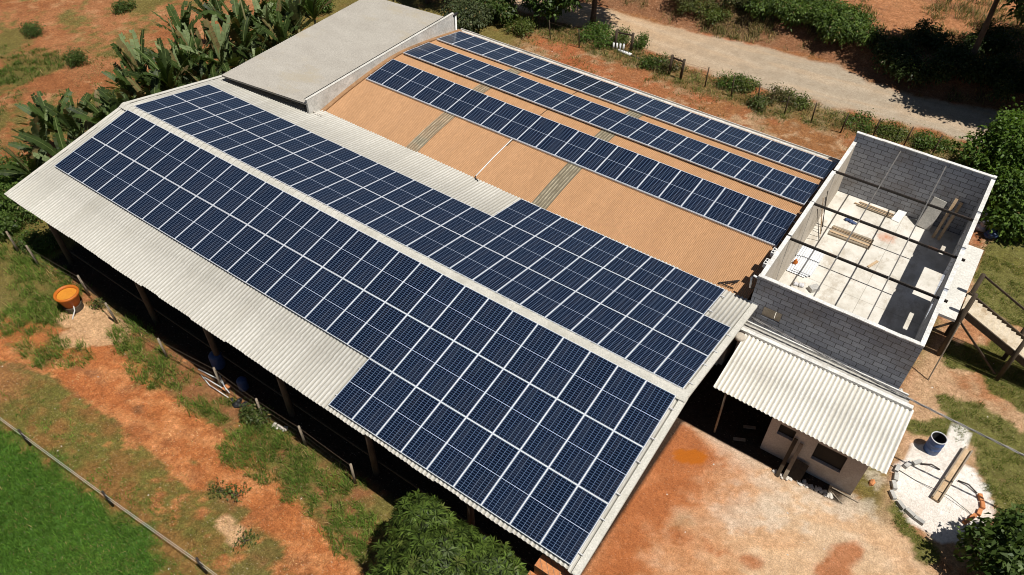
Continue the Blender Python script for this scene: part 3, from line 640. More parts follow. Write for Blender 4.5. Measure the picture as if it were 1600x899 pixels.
for y in (9.885, 12.765, 15.685):
    zz = -.13
    MB().box(bx0+.02, bx1+.16, y-.032, y+.032, zz-.06, zz+.05).build('beam', M['steel'], blk)
for x in (28.02, 30.1):
    MB().box(x-.024, x+.024, by0+T, by1-T, -.02, .028).build('purlin', M['purlin'], blk)
MB().box(bx1+.003, 33.22, 12.75, 18.3, bzf-.02, bzf+.12).build('landing', worn('pale_slab', (.56, .54, .49), (.68, .66, .61), 1.2, .9, (.42, .40, .36), 10, .2), blk)
for a in (26.42, 26.95):
    MB().box(a+.01, a+(.51 if a < 26.8 else .24), by0+.05, by0+.11, -1.81, -1.29).build('vent_board', M['tread'], blk)  # paler material stands in for sunlight falling on tilted boards

# things lying in the block building
def slab_thing(name, mat, p0, p1, w_, h, label, cat, z=bzf, group=None, z1=None, bevel=.006):
    a = at(*p0, z); b = at(*p1, z if z1 is None else z1)
    o = MB().bar(a+Vector((0, 0, h/2+.004)), b+Vector((0, 0, h/2+.004)), w_, h).build(name, mat, bevel=bevel); return tag(o, label, cat, group)
wood = empty('plank_pile', tuple(at(1332, 371, bzf)), 'low pile of long timber planks lying on the white floor under the beams', 'plank pile')
for k in range(5):
    a = at(1301, 355, bzf)+Vector((0, -.16*k, .05+.02*(k % 2))); b = at(1364, 379, bzf)+Vector((0, -.16*k+R_.uniform(-.05, .05), .05+.02*(k % 2)))
    MB().bar(a, b, .13, .09).build('plank', M['wood_pale'] if k % 2 else M['wood_grey'], wood)
pl2 = empty('pole_bundle', tuple(at(1368, 327, bzf)), 'bundle of slender poles on the floor along the far block wall', 'poles')
for k in range(4):
    o = Vector((0, -.11*k, .05)); MB().bar(at(1343, 317, bzf)+o+Vector((R_.uniform(-.2, .2), 0, 0)), at(1396, 337, bzf)+o, .06, .06).build('pole', M['wood_grey'] if k % 2 else M['wood_pale'], pl2)
zs = empty('zinc_sheet_stack', tuple(at(1257, 410, bzf)), 'stack of bright zinc roofing sheets on the floor by the pale wall', 'roofing sheets')
c = at(1256, 410, bzf)
for k in range(3):
    o = corrugated('sheet', M['white_sheet'], zs, c.x-.45+.12*k, c.x+.4+.12*k, [(c.y-1.05+.1*k, bzf+.05+.035*k), (c.y+1.15-.1*k, bzf+.06+.035*k)], .12, .012, 0, 6)
slab_thing('white_board', M['pvc'], (1398, 346), (1416, 324), .4, .03, 'white board lying tilted on the floor near the far wall', 'board', z1=bzf+.25)
slab_thing('short_plank', M['wood_pale'], (1356, 418), (1371, 409), .12, .05, 'short pale plank alone on the floor between two beam shadows', 'plank')
la = at(1441, 357, bzf); lb = on(1470, 312, 1, by1-T-.06)
tag(MB().bar(la+Vector((0, 0, .04)), lb, .62, .07, (0, -1, .6)).build('leaning_slab', M['concrete'], bevel=.006), 'wide grey slab leaning against the far block wall', 'slab')
lp = at(1472, 345, bzf)
for k, w_ in ((0, 'left of the two pale timber posts leaning on the far wall'), (1, 'right of the two timber posts leaning on the far wall')):
    a = Vector((lp.x-.05+.26*k, by1-1.1, bzf)); b = Vector((lp.x+.12+.26*k, by1-T-.06, bzf+1.9-.1*k))
    tag(MB().bar(a, b, .13, .1).build('timber_post', M['wood_pale']), w_, 'timber post', 'timber posts leaning on the far wall')
b_ = at(1329, 347, bzf)
mb = MB()
for k in range(7): mb.rock((b_.x-.22+.075*k, b_.y+.05*math.sin(k), b_.z), .12+.03*(k % 2), R_)
tag(mb.build('tarpaulin_bundle', M['blue'], smooth=True), 'small crumpled blue tarpaulin bundle on the floor beside the plank pile', 'bundle')
for p, l in (((1247, 447), 'white cement sack lying in the near corner beside zinc sheets'), ):
    a = at(*p, bzf); mb = MB()
    for k in range(4): mb.rock((a.x-.15+.1*k, a.y+.03*k, a.z), .16, R_)
    tag(mb.build('cement_sack', M['white_sack'], smooth=True), l, 'sack')
slab_thing('grey_crate', M['block'], (1264, 455), (1277, 452), .3, .22, 'grey hollow block on the floor at the near wall', 'block')
rods = empty('rod_bundle', tuple(at(1305, 320, bzf)), 'thin rusty rods leaning on the pale inside wall', 'rods')
for k in range(5):
    y = 14.4+.28*k; MB().tube([(bx0+T+.55-.05*k, y+.1, bzf), (bx0+T+.03, y+R_.uniform(-.3, .3), bzf+1.5+R_.random()*.9)], .018, 6).build('rod', M['wood_pale'] if k % 2 else M['steel'], rods)
jug = at(1290, 349, bzf); mb = MB().lathe((bx0+T+.2, 12.2, bzf), [(.1, 0), (.11, .2), (.05, .27), (.05, .32)], 14, (True, True))
tag(mb.build('orange_jug', M['tank'], smooth=True), 'small orange jug on the floor at the foot of the pale wall', 'jug')
sk = at(1541, 352, GZ)
mb = MB()
for k in range(8): mb.rock((sk.x+R_.uniform(-.5, .5), sk.y+R_.uniform(-.7, .5), GZ+.25*(k//3)), .42, R_)
sko = mb.build('sack_heap', M['white_sack'], smooth=True); tag(sko, 'heap of white and blue sacks behind the right block wall', 'sacks')
mb = MB()
for k in range(5): mb.rock((sk.x+.3+R_.uniform(-.4, .4), sk.y-.8+R_.uniform(-.3, .3), GZ+.1*k), .36, R_)
mb.build('blue_sack', M['blue'], sko, True)

# hollow blocks and pipe on the near left corner of the wall
for k, (y, l) in enumerate(((7.55, 'white hollow block on the wall top, nearest the corner'), (8.35, 'white hollow block on the wall top, farther from the corner'))):
    q = MB().box(bx0-.16, bx0-.02, y, y+.39, -.16, .06)
    o = q.build('hollow_block', M['white_cap'], bevel=.01); tag(o, l, 'block', 'hollow blocks on the left wall top')
    MB().box(bx0-.13, bx0-.05, y+.05, y+.16, .0602, .064).box(bx0-.13, bx0-.05, y+.22, y+.33, .0602, .064).build('hollow', M['black'], o)  # flat black plates paint the shaded holes of the block
elb = MB().tube([(25.62, 6.9, -.85), (25.55, 6.95, -.35), (25.62, 6.95, -.22), (25.86, 6.9, -.2)], .045, 8).build('pipe_elbow', M['pvc'], smooth=True)
tag(elb, 'bent white pipe sticking out beside the near wall corner', 'pipe')

# ================================================================== STAIRCASE
st = empty('wooden_staircase', (34.5, 13.6, GZ), 'dark timber outdoor staircase with bleached treads rising to the concrete landing', 'staircase')
s0 = Vector((33.25, 14.1, bzf+.16)); slope = -.445; sw = 1.15
yA, yB = s0.y-sw/2, s0.y+sw/2
for k in range(40):
    x = s0.x+.02+k*.245; z = s0.z+slope*(x-s0.x)
    if z < GZ+.15: break
    MB().box(x, x+.2445, yA, yB, z-.125, z).build('tread', M['tread'], st, bevel=.006)
xe = s0.x+(GZ-s0.z)/slope
for y in (yA-.06, yB+.06): MB().bar((s0.x, y, s0.z-.03), (xe, y, GZ+.08), .07, .32).build('stringer', M['wood_dark'], st)
def spost(x, y, z0, z1, r=.085): MB().tube([(x, y, z0), (x, y, z1)], [r*1.1, r], 8).build('post', M['wood_dark'], st, True)
for i, x in enumerate((33.42, 35.95, 38.4)):
    for y in (yA-.17, yB+.17):
        zt = s0.z+slope*(x-s0.x)+1.25; spost(x, y, GZ-.1, zt, .1 if i == 0 else .09)
for y in (yB+.17,):
    for h in (1.15,): MB().bar((33.42, y, s0.z+h), (xe+.1, y, GZ+h), .05, .09).build('handrail', M['wood_dark'], st)
MB().bar((33.42, yA-.17, s0.z-.5), (35.75, yA-.17, GZ+.3), .05, .09).build('brace', M['wood_dark'], st)
MB().bar((33.42, yB+.17, s0.z-.3), (35.75, yB+.17, GZ+.5), .05, .09).build('brace', M['wood_dark'], st)
MB().bar((33.38, yA-.1, s0.z-.6), (32.25, yA-.6, GZ+1.2), .05, .1).build('brace', M['wood_dark'], st)
gp = at(1450, 594); tp = on(1500, 505, 0, 33.36)
tag(MB().tube([gp, (33.36, tp.y, tp.z)], .03, 7).build('prop_pole', M['wood_grey']), 'thin slanting prop pole from the bare ground up to the landing', 'pole')

# ================================================================== SMALL HOUSE WITH WHITE ROOF
hs = empty('small_house', (30, 5, GZ), 'small grey rendered house with a white corrugated lean-to roof', 'house')
yl, zl, yh, zh = 3.02, -2.98, 6.05, -2.5
hp = stepped(yh, yl, lambda y: zl+(zh-zl)*(y-yl)/(yh-yl), 2)[::-1]
V0 = corrugated('roof', M['white_roof'], hs, 26.2, 32.98, hp, .177, .03, 0, 8, jit=.004)
MB().box(25.9, 32.9, 6.0, 6.18, -2.50, -2.38).build('ridge_flashing', M['white_cap'], hs)
MB().box(25.9, 32.7, 6.18, 6.6, -2.66, -2.52).build('gutter', M['concrete'], hs)
MB().box(25.9, 32.6, 6.6, 6.655, -2.66, -2.4).build('gutter_upstand', M['white_cap'], hs)
wo = [(29.0, 29.65, -4.58, -3.95), (30.52, 31.68, -5.0, -3.95)]
wall_open('x', 3.72, 3.87, 28.63, 32.43, GZ-.1, -3.06, wo).build('wall', M['house_wall'], hs)
MB().box(28.63, 28.78, 3.873, 6.5, GZ-.1, -3.07).build('wall', M['house_wall'], hs)
MB().box(32.28, 32.43, 3.873, 6.5, GZ-.1, -3.07).build('wall', M['house_wall'], hs)
for a, b, c, d in wo:
    wn = MB().box(a-.003, b+.003, 3.70, 3.86, c-.05, c-.003).build('window', M['house_wall'], hs)
    MB().box(a+.003, b-.003, 3.84, 3.86, c+.003, d-.003).build('shade_sheet', M['dark_void'], wn)  # dark sheet painted in for the unlit room behind the opening
MB().box(28.8, 32.26, 3.9, 6.5, GZ+.01, GZ+.05).build('floor', M['concrete'], hs)
MB().tube([(26.75, 3.35, GZ-.1), (26.7, 3.3, -3.0)], .045, 8).build('post', M['wood_grey'], hs, True)
for y in (3.4, 5.0): MB().box(26.3, 32.9, y-.03, y+.03, zl+(zh-zl)*(y-yl)/(yh-yl)-.12, zl+(zh-zl)*(y-yl)/(yh-yl)-.035).build('purlin', M['wood_dark'], hs)
for k, (x, l) in enumerate(((29.72, 'left dark timber leaning on the house wall between its windows'), (29.98, 'right timber leaning on the house wall between its windows'))):
    tag(MB().bar((x, 2.85+.05*k, GZ+.02), (x+.03, 3.64, GZ+1.75-.15*k), .15, .07).build('leaning_timber', M['wood_dark'] if k == 0 else M['wood_grey'], bevel=.006), l, 'timber', 'timbers leaning on the small house')
tag(MB().bar((30.25, 3.1, GZ+.02), (30.3, 3.62, GZ+.62), .62, .06, (0, -1, .6)).build('dark_slab', M['wood_dark'], bevel=.01), 'dark square slab leaning on the house wall right of the timbers', 'slab')
for (px, py), l in (((1222, 744), 'white rubble heap at the foot of the leaning timbers'), ((1256, 756), 'white rubble heap below the big house window'), ((1287, 769), 'white rubble heap by the right house corner')):
    c = at(px, py); mb = MB()
    for k in range(12): mb.rock((c.x-.33+.06*k, c.y+R_.gauss(0, .05), GZ-.02), R_.uniform(.08, .14), R_)
    tag(mb.build('rubble_heap', M['rubble']), l, 'rubble', 'rubble heaps along the small house')
rs = empty('stick_bundle', tuple(at(1315, 772)), 'loose thin sticks lying on the ground by the house corner', 'sticks')
for a, b in (((1299, 764), (1341, 786)), ((1297, 770), (1316, 788)), ((1303, 766), (1330, 778)), ((1300, 772), (1312, 785))):
    MB().tube([at(*a)+Vector((0, 0, .1)), at(*b)+Vector((0, 0, .02))], .018, 6).build('stick', M['wood_grey'], rs)
for (px, py), l in (((1154, 691), 'pale offcut board at the edge of the porch shade'), ((1170, 672), 'dark offcut board inside the porch shade')):
    c = at(px, py); tag(MB().bar(c+Vector((-.25, 0, .04)), c+Vector((.2, .22, .06)), .14, .04).build('offcut_board', M['wood_grey']), l, 'board', 'offcut boards in the porch')
tag(MB().bar(at(1312, 754)+Vector((0, -.2, .05)), at(1318, 760)+Vector((0, -.2, .05)), .1, .05).build('small_plank', M['wood_grey']), 'small plank end by the right house corner', 'plank')

# power cable from the shed corner over the lean-to to the right
mb = MB(); a, b = Vector((26.15, 6.45, -1.95)), Vector((41, 6.5, -2.75))
for k in range(3):
    P = []
    for i in range(60):
        t = i/59; ph = i*.9+k*2.1; P.append(a.lerp(b, t)+Vector((0, .03*math.cos(ph), .03*math.sin(ph)-.9*t*(1-t)*.6)))
    mb.tube(P, .017, 6)
tag(mb.build('power_cable', M['cable'], smooth=True), 'twisted overhead power cable passing along the block wall to the right', 'cable')
c0 = at(1164, 525, -2.4)
tag(MB().lathe((26.08, 5.72, -2.62), [(.2, 0), (.22, .05), (.22, .16), (.15, .2)], 20, (True, True)).build('basin', M['plaster'], smooth=True), 'round pale lid at the top left corner of the white roof', 'lid')

# ================================================================== BLOCK RING, BARREL, PLANK
ring = [((1401, 734), 60), ((1399, 747), 80), ((1396, 760), 95), ((1394, 775), 125), ((1407, 791), 150), ((1421, 803), 150), ((1435, 815), 150), ((1417, 728), 20), ((1432, 724), 5)]
RL = ['topmost of the left arc', 'second down the left arc', 'third down the left arc', 'leftmost and darker, standing tilted', 'below the leftmost one', 'sixth down the left arc', 'lowest of the grey blocks', 'upper one beside the thin rod', 'last at the top beside the rod']
cen = at(1470, 772)
for ((px, py), _), l in zip(ring, RL):
    c = at(px, py); d = (c-cen).normalized(); tdir = Vector((-d.y, d.x, 0))
    o = MB().bar(c-tdir*.19+Vector((0, 0, .07)), c+tdir*.19+Vector((0, 0, .07+R_.uniform(-.01, .03))), .16, .15).build('cement_block', M['block'], bevel=.008)
    tag(o, f'grey cement block in the ring, {l}', 'block', 'grey blocks of the ring')
bl = ['top of the short orange arc', 'second from the top, rightmost', 'middle of the five', 'fourth, lying along the arc', 'last at the lower left end']
for (px, py), l in zip(((1531, 779), (1534, 791), (1529, 802), (1519, 809), (1509, 816)), bl):
    c = at(px, py); d = (c-cen).normalized(); tdir = Vector((-d.y, d.x, 0)).lerp(Vector((R_.uniform(-1, 1), R_.uniform(-1, 1), 0)), .15).normalized()
    o = MB().bar(c-tdir*.15+Vector((0, 0, .07)), c+tdir*.15+Vector((0, 0, .07)), .15, .14).build('clay_brick', M['clay'], bevel=.006)
    tag(o, f'orange clay brick in the ring, {l}', 'brick', 'orange bricks of the ring')
for (a, b), l in ((((1438, 726), (1468, 735)), 'bent dark rod at the upper left of the block ring'), (((1496, 752), (1526, 772)), 'bent dark rod beside the orange bricks')):
    A1, B1 = at(*a), at(*b); tag(MB().tube([A1+Vector((0, 0, .05)), A1.lerp(B1, .5)+Vector((0, .08, .12)), B1+Vector((0, 0, .05))], .03, 7).build('bent_rod', M['steel'], smooth=True), l, 'rod', 'bent rods in the block ring')
bm = empty('wooden_beam', tuple(at(1485, 745)), 'long grooved timber beam lying across the white cement patch', 'beam')
A1, B1 = at(1511, 705)+Vector((0, 0, .02)), at(1460, 783)+Vector((0, 0, .02)); d = (B1-A1).normalized(); sd = Vector((-d.y, d.x, 0))
MB().bar(A1+Vector((0, 0, .05)), B1+Vector((0, 0, .05)), .34, .08).build('base_board', M['wood_pale'], bm, bevel=.006)
for s in (-1, 1): MB().bar(A1+sd*.14*s+Vector((0, 0, .14)), B1+sd*.14*s+Vector((0, 0, .14)), .06, .1).build('side_board', M['wood_grey'], bm, bevel=.006)
bc = at(1454.5, 703)
brl = empty('barrel', tuple(bc), 'dark blue open-topped steel drum standing beside the white patch', 'barrel')
def drum_mat():
    q = NT('drum_paint'); sp = q.n('SeparateXYZ'); q.l(q.obj(), sp.inputs[0])
    col = q.ramp(q.noise(3, 5), [(.35, (.03, .07, .19)), (.65, (.07, .125, .28))]); col = q.mix(q.val(q.noise(5, 5, None, .7), .58, .7, 0, .8), col, (.3, .33, .38))
    return q.fin(col, .5, .4)
M['drum'] = drum_mat()
MB().lathe(tuple(bc), [(.3, 0), (.3, .27), (.312, .29), (.3, .31), (.3, .57), (.312, .59), (.3, .61), (.3, .87)], 32, (True, False)).build('body', M['drum'], brl, True)
MB().lathe(tuple(bc), [(.285, .02), (.285, .86)], 32, (True, False)).build('inside', M['black'], brl, True)
MB().lathe(tuple(bc), [(.283, .86), (.283, .89), (.312, .89), (.312, .86)], 32).build('rim', M['white_sheet'], brl, True)
mb = MB(); P = [at(1386, 724)+Vector((0, 0, .03)), at(1430, 752)+Vector((0, .03, .02)), at(1480, 778)+Vector((0, 0, .16)), at(1520, 806)+Vector((0, 0, .03)), at(1552, 822)+Vector((0, 0, .02))]
tag(MB().tube(P, .012, 6).build('cable_shadow', M['black'], smooth=True), 'thin dark strand laid as the shadow of the overhead cable across the block ring', 'wire')  # dark tube laid on the ground in place of the overhead cable's shadow
for (px, py), l in (((1413, 642), 'pale stone at the far corner of the white roof'), ((1405, 613), 'brown rounded stone at the block wall corner'), ((1362, 755), 'orange broken brick on the ground beside the white roof')):
    c = at(px, py); tag(MB().rock((c.x, c.y, GZ), .2, R_).build('stone', M['clay'] if 'orange' in l else M['rubble']), l, 'stone')

# ================================================================== WATER TANK AND SHADE CLUTTER
tc = Vector((-1.87, -8.23, GZ)); tk = empty('water_tank', tuple(tc), 'round orange plastic water tank on a dark base in the weeds', 'water tank')
MB().lathe(tuple(tc), [(.42, 0), (.42, .32)], 24, (True, True)).build('base', M['wood_dark'], tk)
MB().lathe(tuple(tc), [(.36, .32), (.52, .92), (.56, .95), (.585, 1.01), (.56, 1.07), (.485, 1.08), (.455, .97)], 40, (True, False)).build('body', M['tank'], tk, True)
MB().lathe(tuple(tc), [(.456, .95), (.3, .96), (.001, .97)], 40).build('lid', M['tank_lid'], tk, True)
hose = [tc+Vector((.36, -.1, .45)), tc+Vector((.52, -.2, .3)), tc+Vector((.5, -.38, .06)), tc+Vector((.62, -.5, .03))]
MB().tube(hose, .03, 8).build('hose', M['wire'], tk, True)
jn = empty('scrap_frame', tuple(at(348, 610)), 'broken white metal frame with orange boards in the weeds by the shed', 'scrap')
z0 = Vector((0, 0, .35))
for a, b, h in (((315, 588), (346, 602), .5), ((346, 602), (362, 622), .45), ((315, 588), (330, 606), .1), ((330, 606), (358, 624), .15), ((322, 596), (350, 612), .3), ((349, 600), (358, 620), .6)):
    MB().tube([at(*a)+Vector((0, 0, h)), at(*b)+Vector((0, 0, h*.8))], .022, 7).build('tube', M['wire'], jn, True)
for a, b in (((344, 606), (354, 600)), ((352, 616), (362, 608))): MB().bar(at(*a)+Vector((0, 0, .3)), at(*b)+Vector((0, 0, .35)), .25, .04).build('board', M['clay'], jn)
c = at(370, 628); mb = MB()
for k in range(7): mb.rock((c.x+R_.gauss(0, .2), c.y+R_.gauss(0, .15), GZ), .2, R_)
tag(mb.build('black_bag', M['black'], smooth=True), 'shiny black rubbish bag at the edge of the shed shade', 'bag')
c = at(398, 655); mb = MB()
c = at(428, 666)
for k in range(4): mb.rock((c.x+.18*k, c.y+.05*k, GZ), .16, R_)
tag(mb.build('pale_stones', M['rubble']), 'pale stones at the weed edge beside the fence', 'stones')
for (px, py), s, l in (((343, 572), 1., 'blue plastic drum in the deep shade of the shed, left one'), ((382, 607), .75, 'blue plastic drum in the shade behind the black bag')):
    c = at(px, py); o = MB().lathe(tuple(c), [(.26*s, 0), (.3*s, .1), (.3*s, .75*s), (.24*s, .86*s), (.1*s, .88*s)], 22, (True, True)).build('plastic_drum', M['blue'], smooth=True); tag(o, l, 'drum', 'blue drums in the shed shade')

# ================================================================== FENCES
def wire_fence(name, label, bases, h, r, wires, mat, wmat, wr=.006, lean=.04, ends=()):
    f = empty(name, tuple(bases[len(bases)//2]), label, 'fence'); tops = []
    for b in bases:
        t = b+Vector((R_.uniform(-lean, lean), R_.uniform(-lean, lean), h*R_.uniform(.94, 1.04))); tops.append(t)
        MB().tube([b-Vector((0, 0, .1)), b.lerp(t, .5), t], [r*1.1, r, r*.92], 7).build('post', mat, f, True)
    P = list(zip(bases, tops))
    for wv in wires:
        pts = [a.lerp(t, wv) for a, t in P]; pts = ([ends[0]+Vector((0, 0, h*wv))] if ends else [])+pts+([ends[1]+Vector((0, 0, h*wv))] if ends else [])
        q = []
        for a, b in zip(pts[:-1], pts[1:]):
            for k in range(6): t = k/6; q.append(a.lerp(b, t)-Vector((0, 0, .10*t*(1-t))))
        MB().tube(q+[pts[-1]], wr, 5).build('wire', wmat, f)
    return f
wire_fence('wire_fence', 'post and wire fence along the front of the big shed', [at(*p) for p in ((30, 395), (62, 417), (140, 462), (183, 505), (262, 560), (347, 608), (412, 655), (478, 697), (555, 755))], 1.45, .055, (.35, .65, .92), M['wood_grey'], M['wood_dark'], .008)
wire_fence('electric_fence', 'pale wire fence with short dark posts along the bright green lawn', [at(*p) for p in ((48, 696), (177, 791), (323, 896))], 1.2, .05, (.5, .82), M['steel'], M['wire'], .007, .02, (at(-90, 594), at(440, 984)))
wire_fence('roadside_fence', 'thin dark post and wire fence along the gravel road', [at(*p) for p in ((860, 62), (905, 75), (1101, 137), (1142, 152), (1183, 163), (1225, 180), (1267, 192), (1313, 208), (1362, 217), (1411, 229), (1455, 243))], 1.5, .045, (.3, .6, .9), M['wood_dark'], M['wood_dark'], .006, .12)
for (a, b), l in ((((960, 77), (985, 82)), 'dark timber gate frame beside the white rack on the road verge'), (((1045, 117), (1063, 124)), 'dark timber gate frame halfway along the roadside fence')):
    A1, B1 = at(*a), at(*b); g = empty('gate_frame', tuple(A1.lerp(B1, .5)), l, 'gate', 'timber gate frames by the road'); tp = Vector((.05, 0, 1.5))
    MB().tube([A1, A1+tp], .11, 8).build('post', M['wood_dark'], g, True); MB().tube([B1, B1+tp], .1, 8).build('post', M['wood_dark'], g, True)
    MB().bar(A1+tp*.9, B1+tp*.88, .07, .1).build('crossbar', M['wood_dark'], g)
c = at(966, 84); rk = empty('white_rack', tuple(c), 'white slatted rack dumped on the bare earth beside the gate frame', 'rack')
for k in range(4):
    a = at(958+5.2*k, 78+.7*k); MB().tube([a, a+Vector((0, 0, .55))], .07, 8).build('upright', M['pvc'], rk, True)
a, b = at(966, 81)+Vector((0, 0, .1)), at(986, 88)+Vector((0, 0, .1))
MB().tube([a, b], .12, 10).build('log', M['pvc'], rk, True)
for k in range(4): q = a.lerp(b, .2+.2*k); MB().tube([q+Vector((0, -.05, .09)), q+Vector((0, -.02, .13))], .04, 7).build('spot', M['black'], rk)
MB().tube([at(940, 68)+Vector((0, 0, .12)), at(1000, 94)+Vector((0, 0, .08))], .06, 7).build('fallen_branch', M['bark'], None, True)
o = bpy.data.objects['fallen_branch']; tag(o, 'dark fallen branch lying along the verge behind the white rack', 'branch')

# ================================================================== VEGETATION
UP = np.array([0, 0, 1.])
def rdir(n): return norm(NR.normal(size=(n, 3)))
def leaf_arrays(P, D, Nn, L, W, fold=.18, droop=.25):
    D = norm(D); sd = norm(np.cross(D, Nn)); Nn = np.cross(sd, D)
    L = L[:, None]; W = W[:, None]; mid = P+D*L*.45
    a = P; t = P+D*L-UP*droop*L; l = mid+sd*W/2+Nn*fold*W; r = mid-sd*W/2+Nn*fold*W
    V = np.stack([a, r, t, l], 1).reshape(-1, 3); F = np.arange(len(V)).reshape(-1, 4)
    return V, F
def tints(n, c1, c2, per=4, dry=0, dcol=(.2, .15, .06), seed=None):
    t = NR.random(n)[:, None]; c = np.array(c1)*(1-t)+np.array(c2)*t; c = c*NR.uniform(.8, 1.2, (n, 1))
    if dry: q = NR.random(n) < dry; c[q] = np.array(dcol)*NR.uniform(.7, 1.3, (q.sum(), 1))
    return np.repeat(c, per, 0)
def crown(name, parent, lobes, dens, leaf, c1, c2, clump=9, spread=.28, mat=None, dry=0, hollow=.55, droop=.25):
    """leaf clumps spread through uneven lobes"""
    Ps, Ds, Ns = [], [], []; C2 = []
    for c, r in lobes:
        r = np.array(r); n = int(dens*(r[0]*r[1]+r[0]*r[2]+r[1]*r[2])*4.19/3*3)
        d = rdir(n); k = NR.uniform(hollow, 1.05, (n, 1))**.6; k = k*(1+.22*np.sin(d[:, :1]*5+c[0]*3)*np.sin(d[:, 1:2]*6+c[1])+.12*np.sin(d[:, 2:]*9+c[0]))
        p = np.array(c)+d*r*k; keep = p[:, 2] > GZ+.1; p, d = p[keep], d[keep]; n = len(p)
        P = np.repeat(p, clump, 0)+NR.normal(0, spread*.6, (n*clump, 3))
        dd = np.repeat(d, clump, 0)*.7+rdir(n*clump)*.9+UP*.1
        nn = np.repeat(d, clump, 0)*.6+UP*.7+rdir(n*clump)*.6
        Ps.append(P); Ds.append(dd); Ns.append(nn); tone = NR.uniform(.72, 1.22, (n, 1)); C2.append(np.repeat(tone, clump, 0))
    P = np.concatenate(Ps); n = len(P); ok = P[:, 2] > GZ+.05
    L = leaf*NR.uniform(.6, 1.3, n); V, F = leaf_arrays(P, np.concatenate(Ds), np.concatenate(Ns), L, L*NR.uniform(.42, .62, n), droop=droop)
    T = tints(n, c1, c2, 4, dry)*np.repeat(np.concatenate(C2), 4, 0)
    return npmesh(name, V, F, mat or M['leaf'], np.clip(T, 0, 1), parent)
def limbs(parent, base, top, r, tips, lean=(0, 0)):
    base, top = Vector(base), Vector(top); mid = base.lerp(top, .5)+Vector((R_.uniform(-.15, .15), R_.uniform(-.15, .15), 0))
    MB().tube([base-Vector((0, 0, .15)), base.lerp(mid, .3), mid, top], [r*1.35, r*1.05, r*.85, r*.65], 9).build('trunk', M['bark'], parent, True)
    mb = MB()
    for t in tips:
        t = Vector(t); s = mid.lerp(top, R_.uniform(.3, 1)); m_ = s.lerp(t, .5)+Vector((0, 0, .25))
        mb.tube([s, m_, t], [r*.5, r*.32, r*.12], 6)
    mb.build('limbs', M['bark'], parent, True)
G1, G2_ = (.032, .062, .014), (.085, .125, .026)
# --- mango tree in front of the shed: rosettes of long leaves on a lumpy dome
def rosettes(parent, lobes, dens, k, L0, c1, c2, test=None):
    P, D, Nn, Ls, T = [], [], [], [], []
    for c, r in lobes:
        r = np.array(r); n = int(dens*4*math.pi*(r[0]*r[1]+r[0]*r[2]+r[1]*r[2])/3)
        d = rdir(n); d[:, 2] = np.where(d[:, 2] < -.35, -d[:, 2], d[:, 2]); p = np.array(c)+d*r*(NR.uniform(.80, 1.06, (n, 1)))
        for o, (c3, r3) in enumerate(lobes):           # drop what lies inside another lobe
            if c3 is c: continue
            ins = (((p-np.array(c3))/np.array(r3))**2).sum(1) < .62; p, d = p[~ins], d[~ins]
        if test is not None: kk = test(p); p, d = p[kk], d[kk]
        for q, e in zip(p, d):
            ax = norm(e+UP*.5+NR.normal(0, .25, 3)); t1 = norm(np.cross(ax, [.3, .8, .1])); t2 = np.cross(ax, t1)
            sz = NR.uniform(.75, 1.2); tone = NR.uniform(.6, 1.35); young = NR.random() < .06
            th = np.arange(k)*2.4+NR.random()*6; el_ = NR.uniform(-.05, .75, k)
            dd = (np.cos(th)[:, None]*t1+np.sin(th)[:, None]*t2)*np.cos(el_)[:, None]+ax*np.sin(el_)[:, None]
            P.append(np.repeat(q[None], k, 0)+dd*.03); D.append(dd); Nn.append(np.repeat(ax[None], k, 0)+dd*.1); Ls.append(L0*sz*NR.uniform(.75, 1.15, k))
            cc = (np.array(c1)*(1-NR.random((k, 1)))+np.array(c2)*NR.random((k, 1)))*tone
            if young: cc = cc*.6+np.array((.07, .075, .02))
            T.append(cc)
    P, D, Nn, Ls, T = map(np.concatenate, (P, D, Nn, Ls, T))
    V, F = leaf_arrays(P, D, Nn, Ls, Ls*.19, .12, .5)
    return npmesh('crown', V, F, M['gloss_leaf'], np.repeat(T, 4, 0), parent)
mg = empty('mango_tree', (22.9, -9.3, GZ), 'dense round mango tree with star shaped leaf rosettes at the front eave', 'tree')
ML = [((22.6, -9.7, -3.3), (2.0, 1.9, 1.9)), ((21.1, -9.3, -3.7), (1.3, 1.3, 1.4)), ((20.9, -8.45, -2.6), (1.15, .95, 1.2)), ((24.2, -9.2, -2.9), (1.5, 1.5, 1.4)), ((23.6, -10.7, -3.2), (1.9, 1.5, 1.6)), ((22.6, -8.4, -2.75), (1.3, .85, 1.2)), ((21.3, -10.6, -4.2), (1.3, 1.3, 1.4)), ((25.6, -9.4, -3.3), (1.1, 1.2, 1.1)), ((24.5, -8.5, -2.7), (1.0, .75, 1.0)), ((22.0, -9.1, -2.0), (1.0, .9, .8)), ((25.7, -8.4, -3.0), (1.1, .85, 1.1)), ((26.6, -9.4, -3.6), (1.1, 1.1, 1.1)), ((23.6, -8.3, -2.4), (1.0, .75, .9))]
rosettes(mg, ML, 15, 15, .29, (.034, .060, .010), (.088, .128, .021), lambda p: (p[:, 1] < -7.35) | (p[:, 2] < -2.2))
crown('inner_leaves', mg, [(c, tuple(.62*np.array(r))) for c, r in ML], 12, .22, (.014, .028, .006), (.03, .05, .011), 6, .15, M['leaf'])  # inner leaves coloured very dark to paint shaded gaps between the rosettes
limbs(mg, (22.7, -9.5, GZ), (22.8, -9.6, -4.0), .17, [c for c, r in ML])

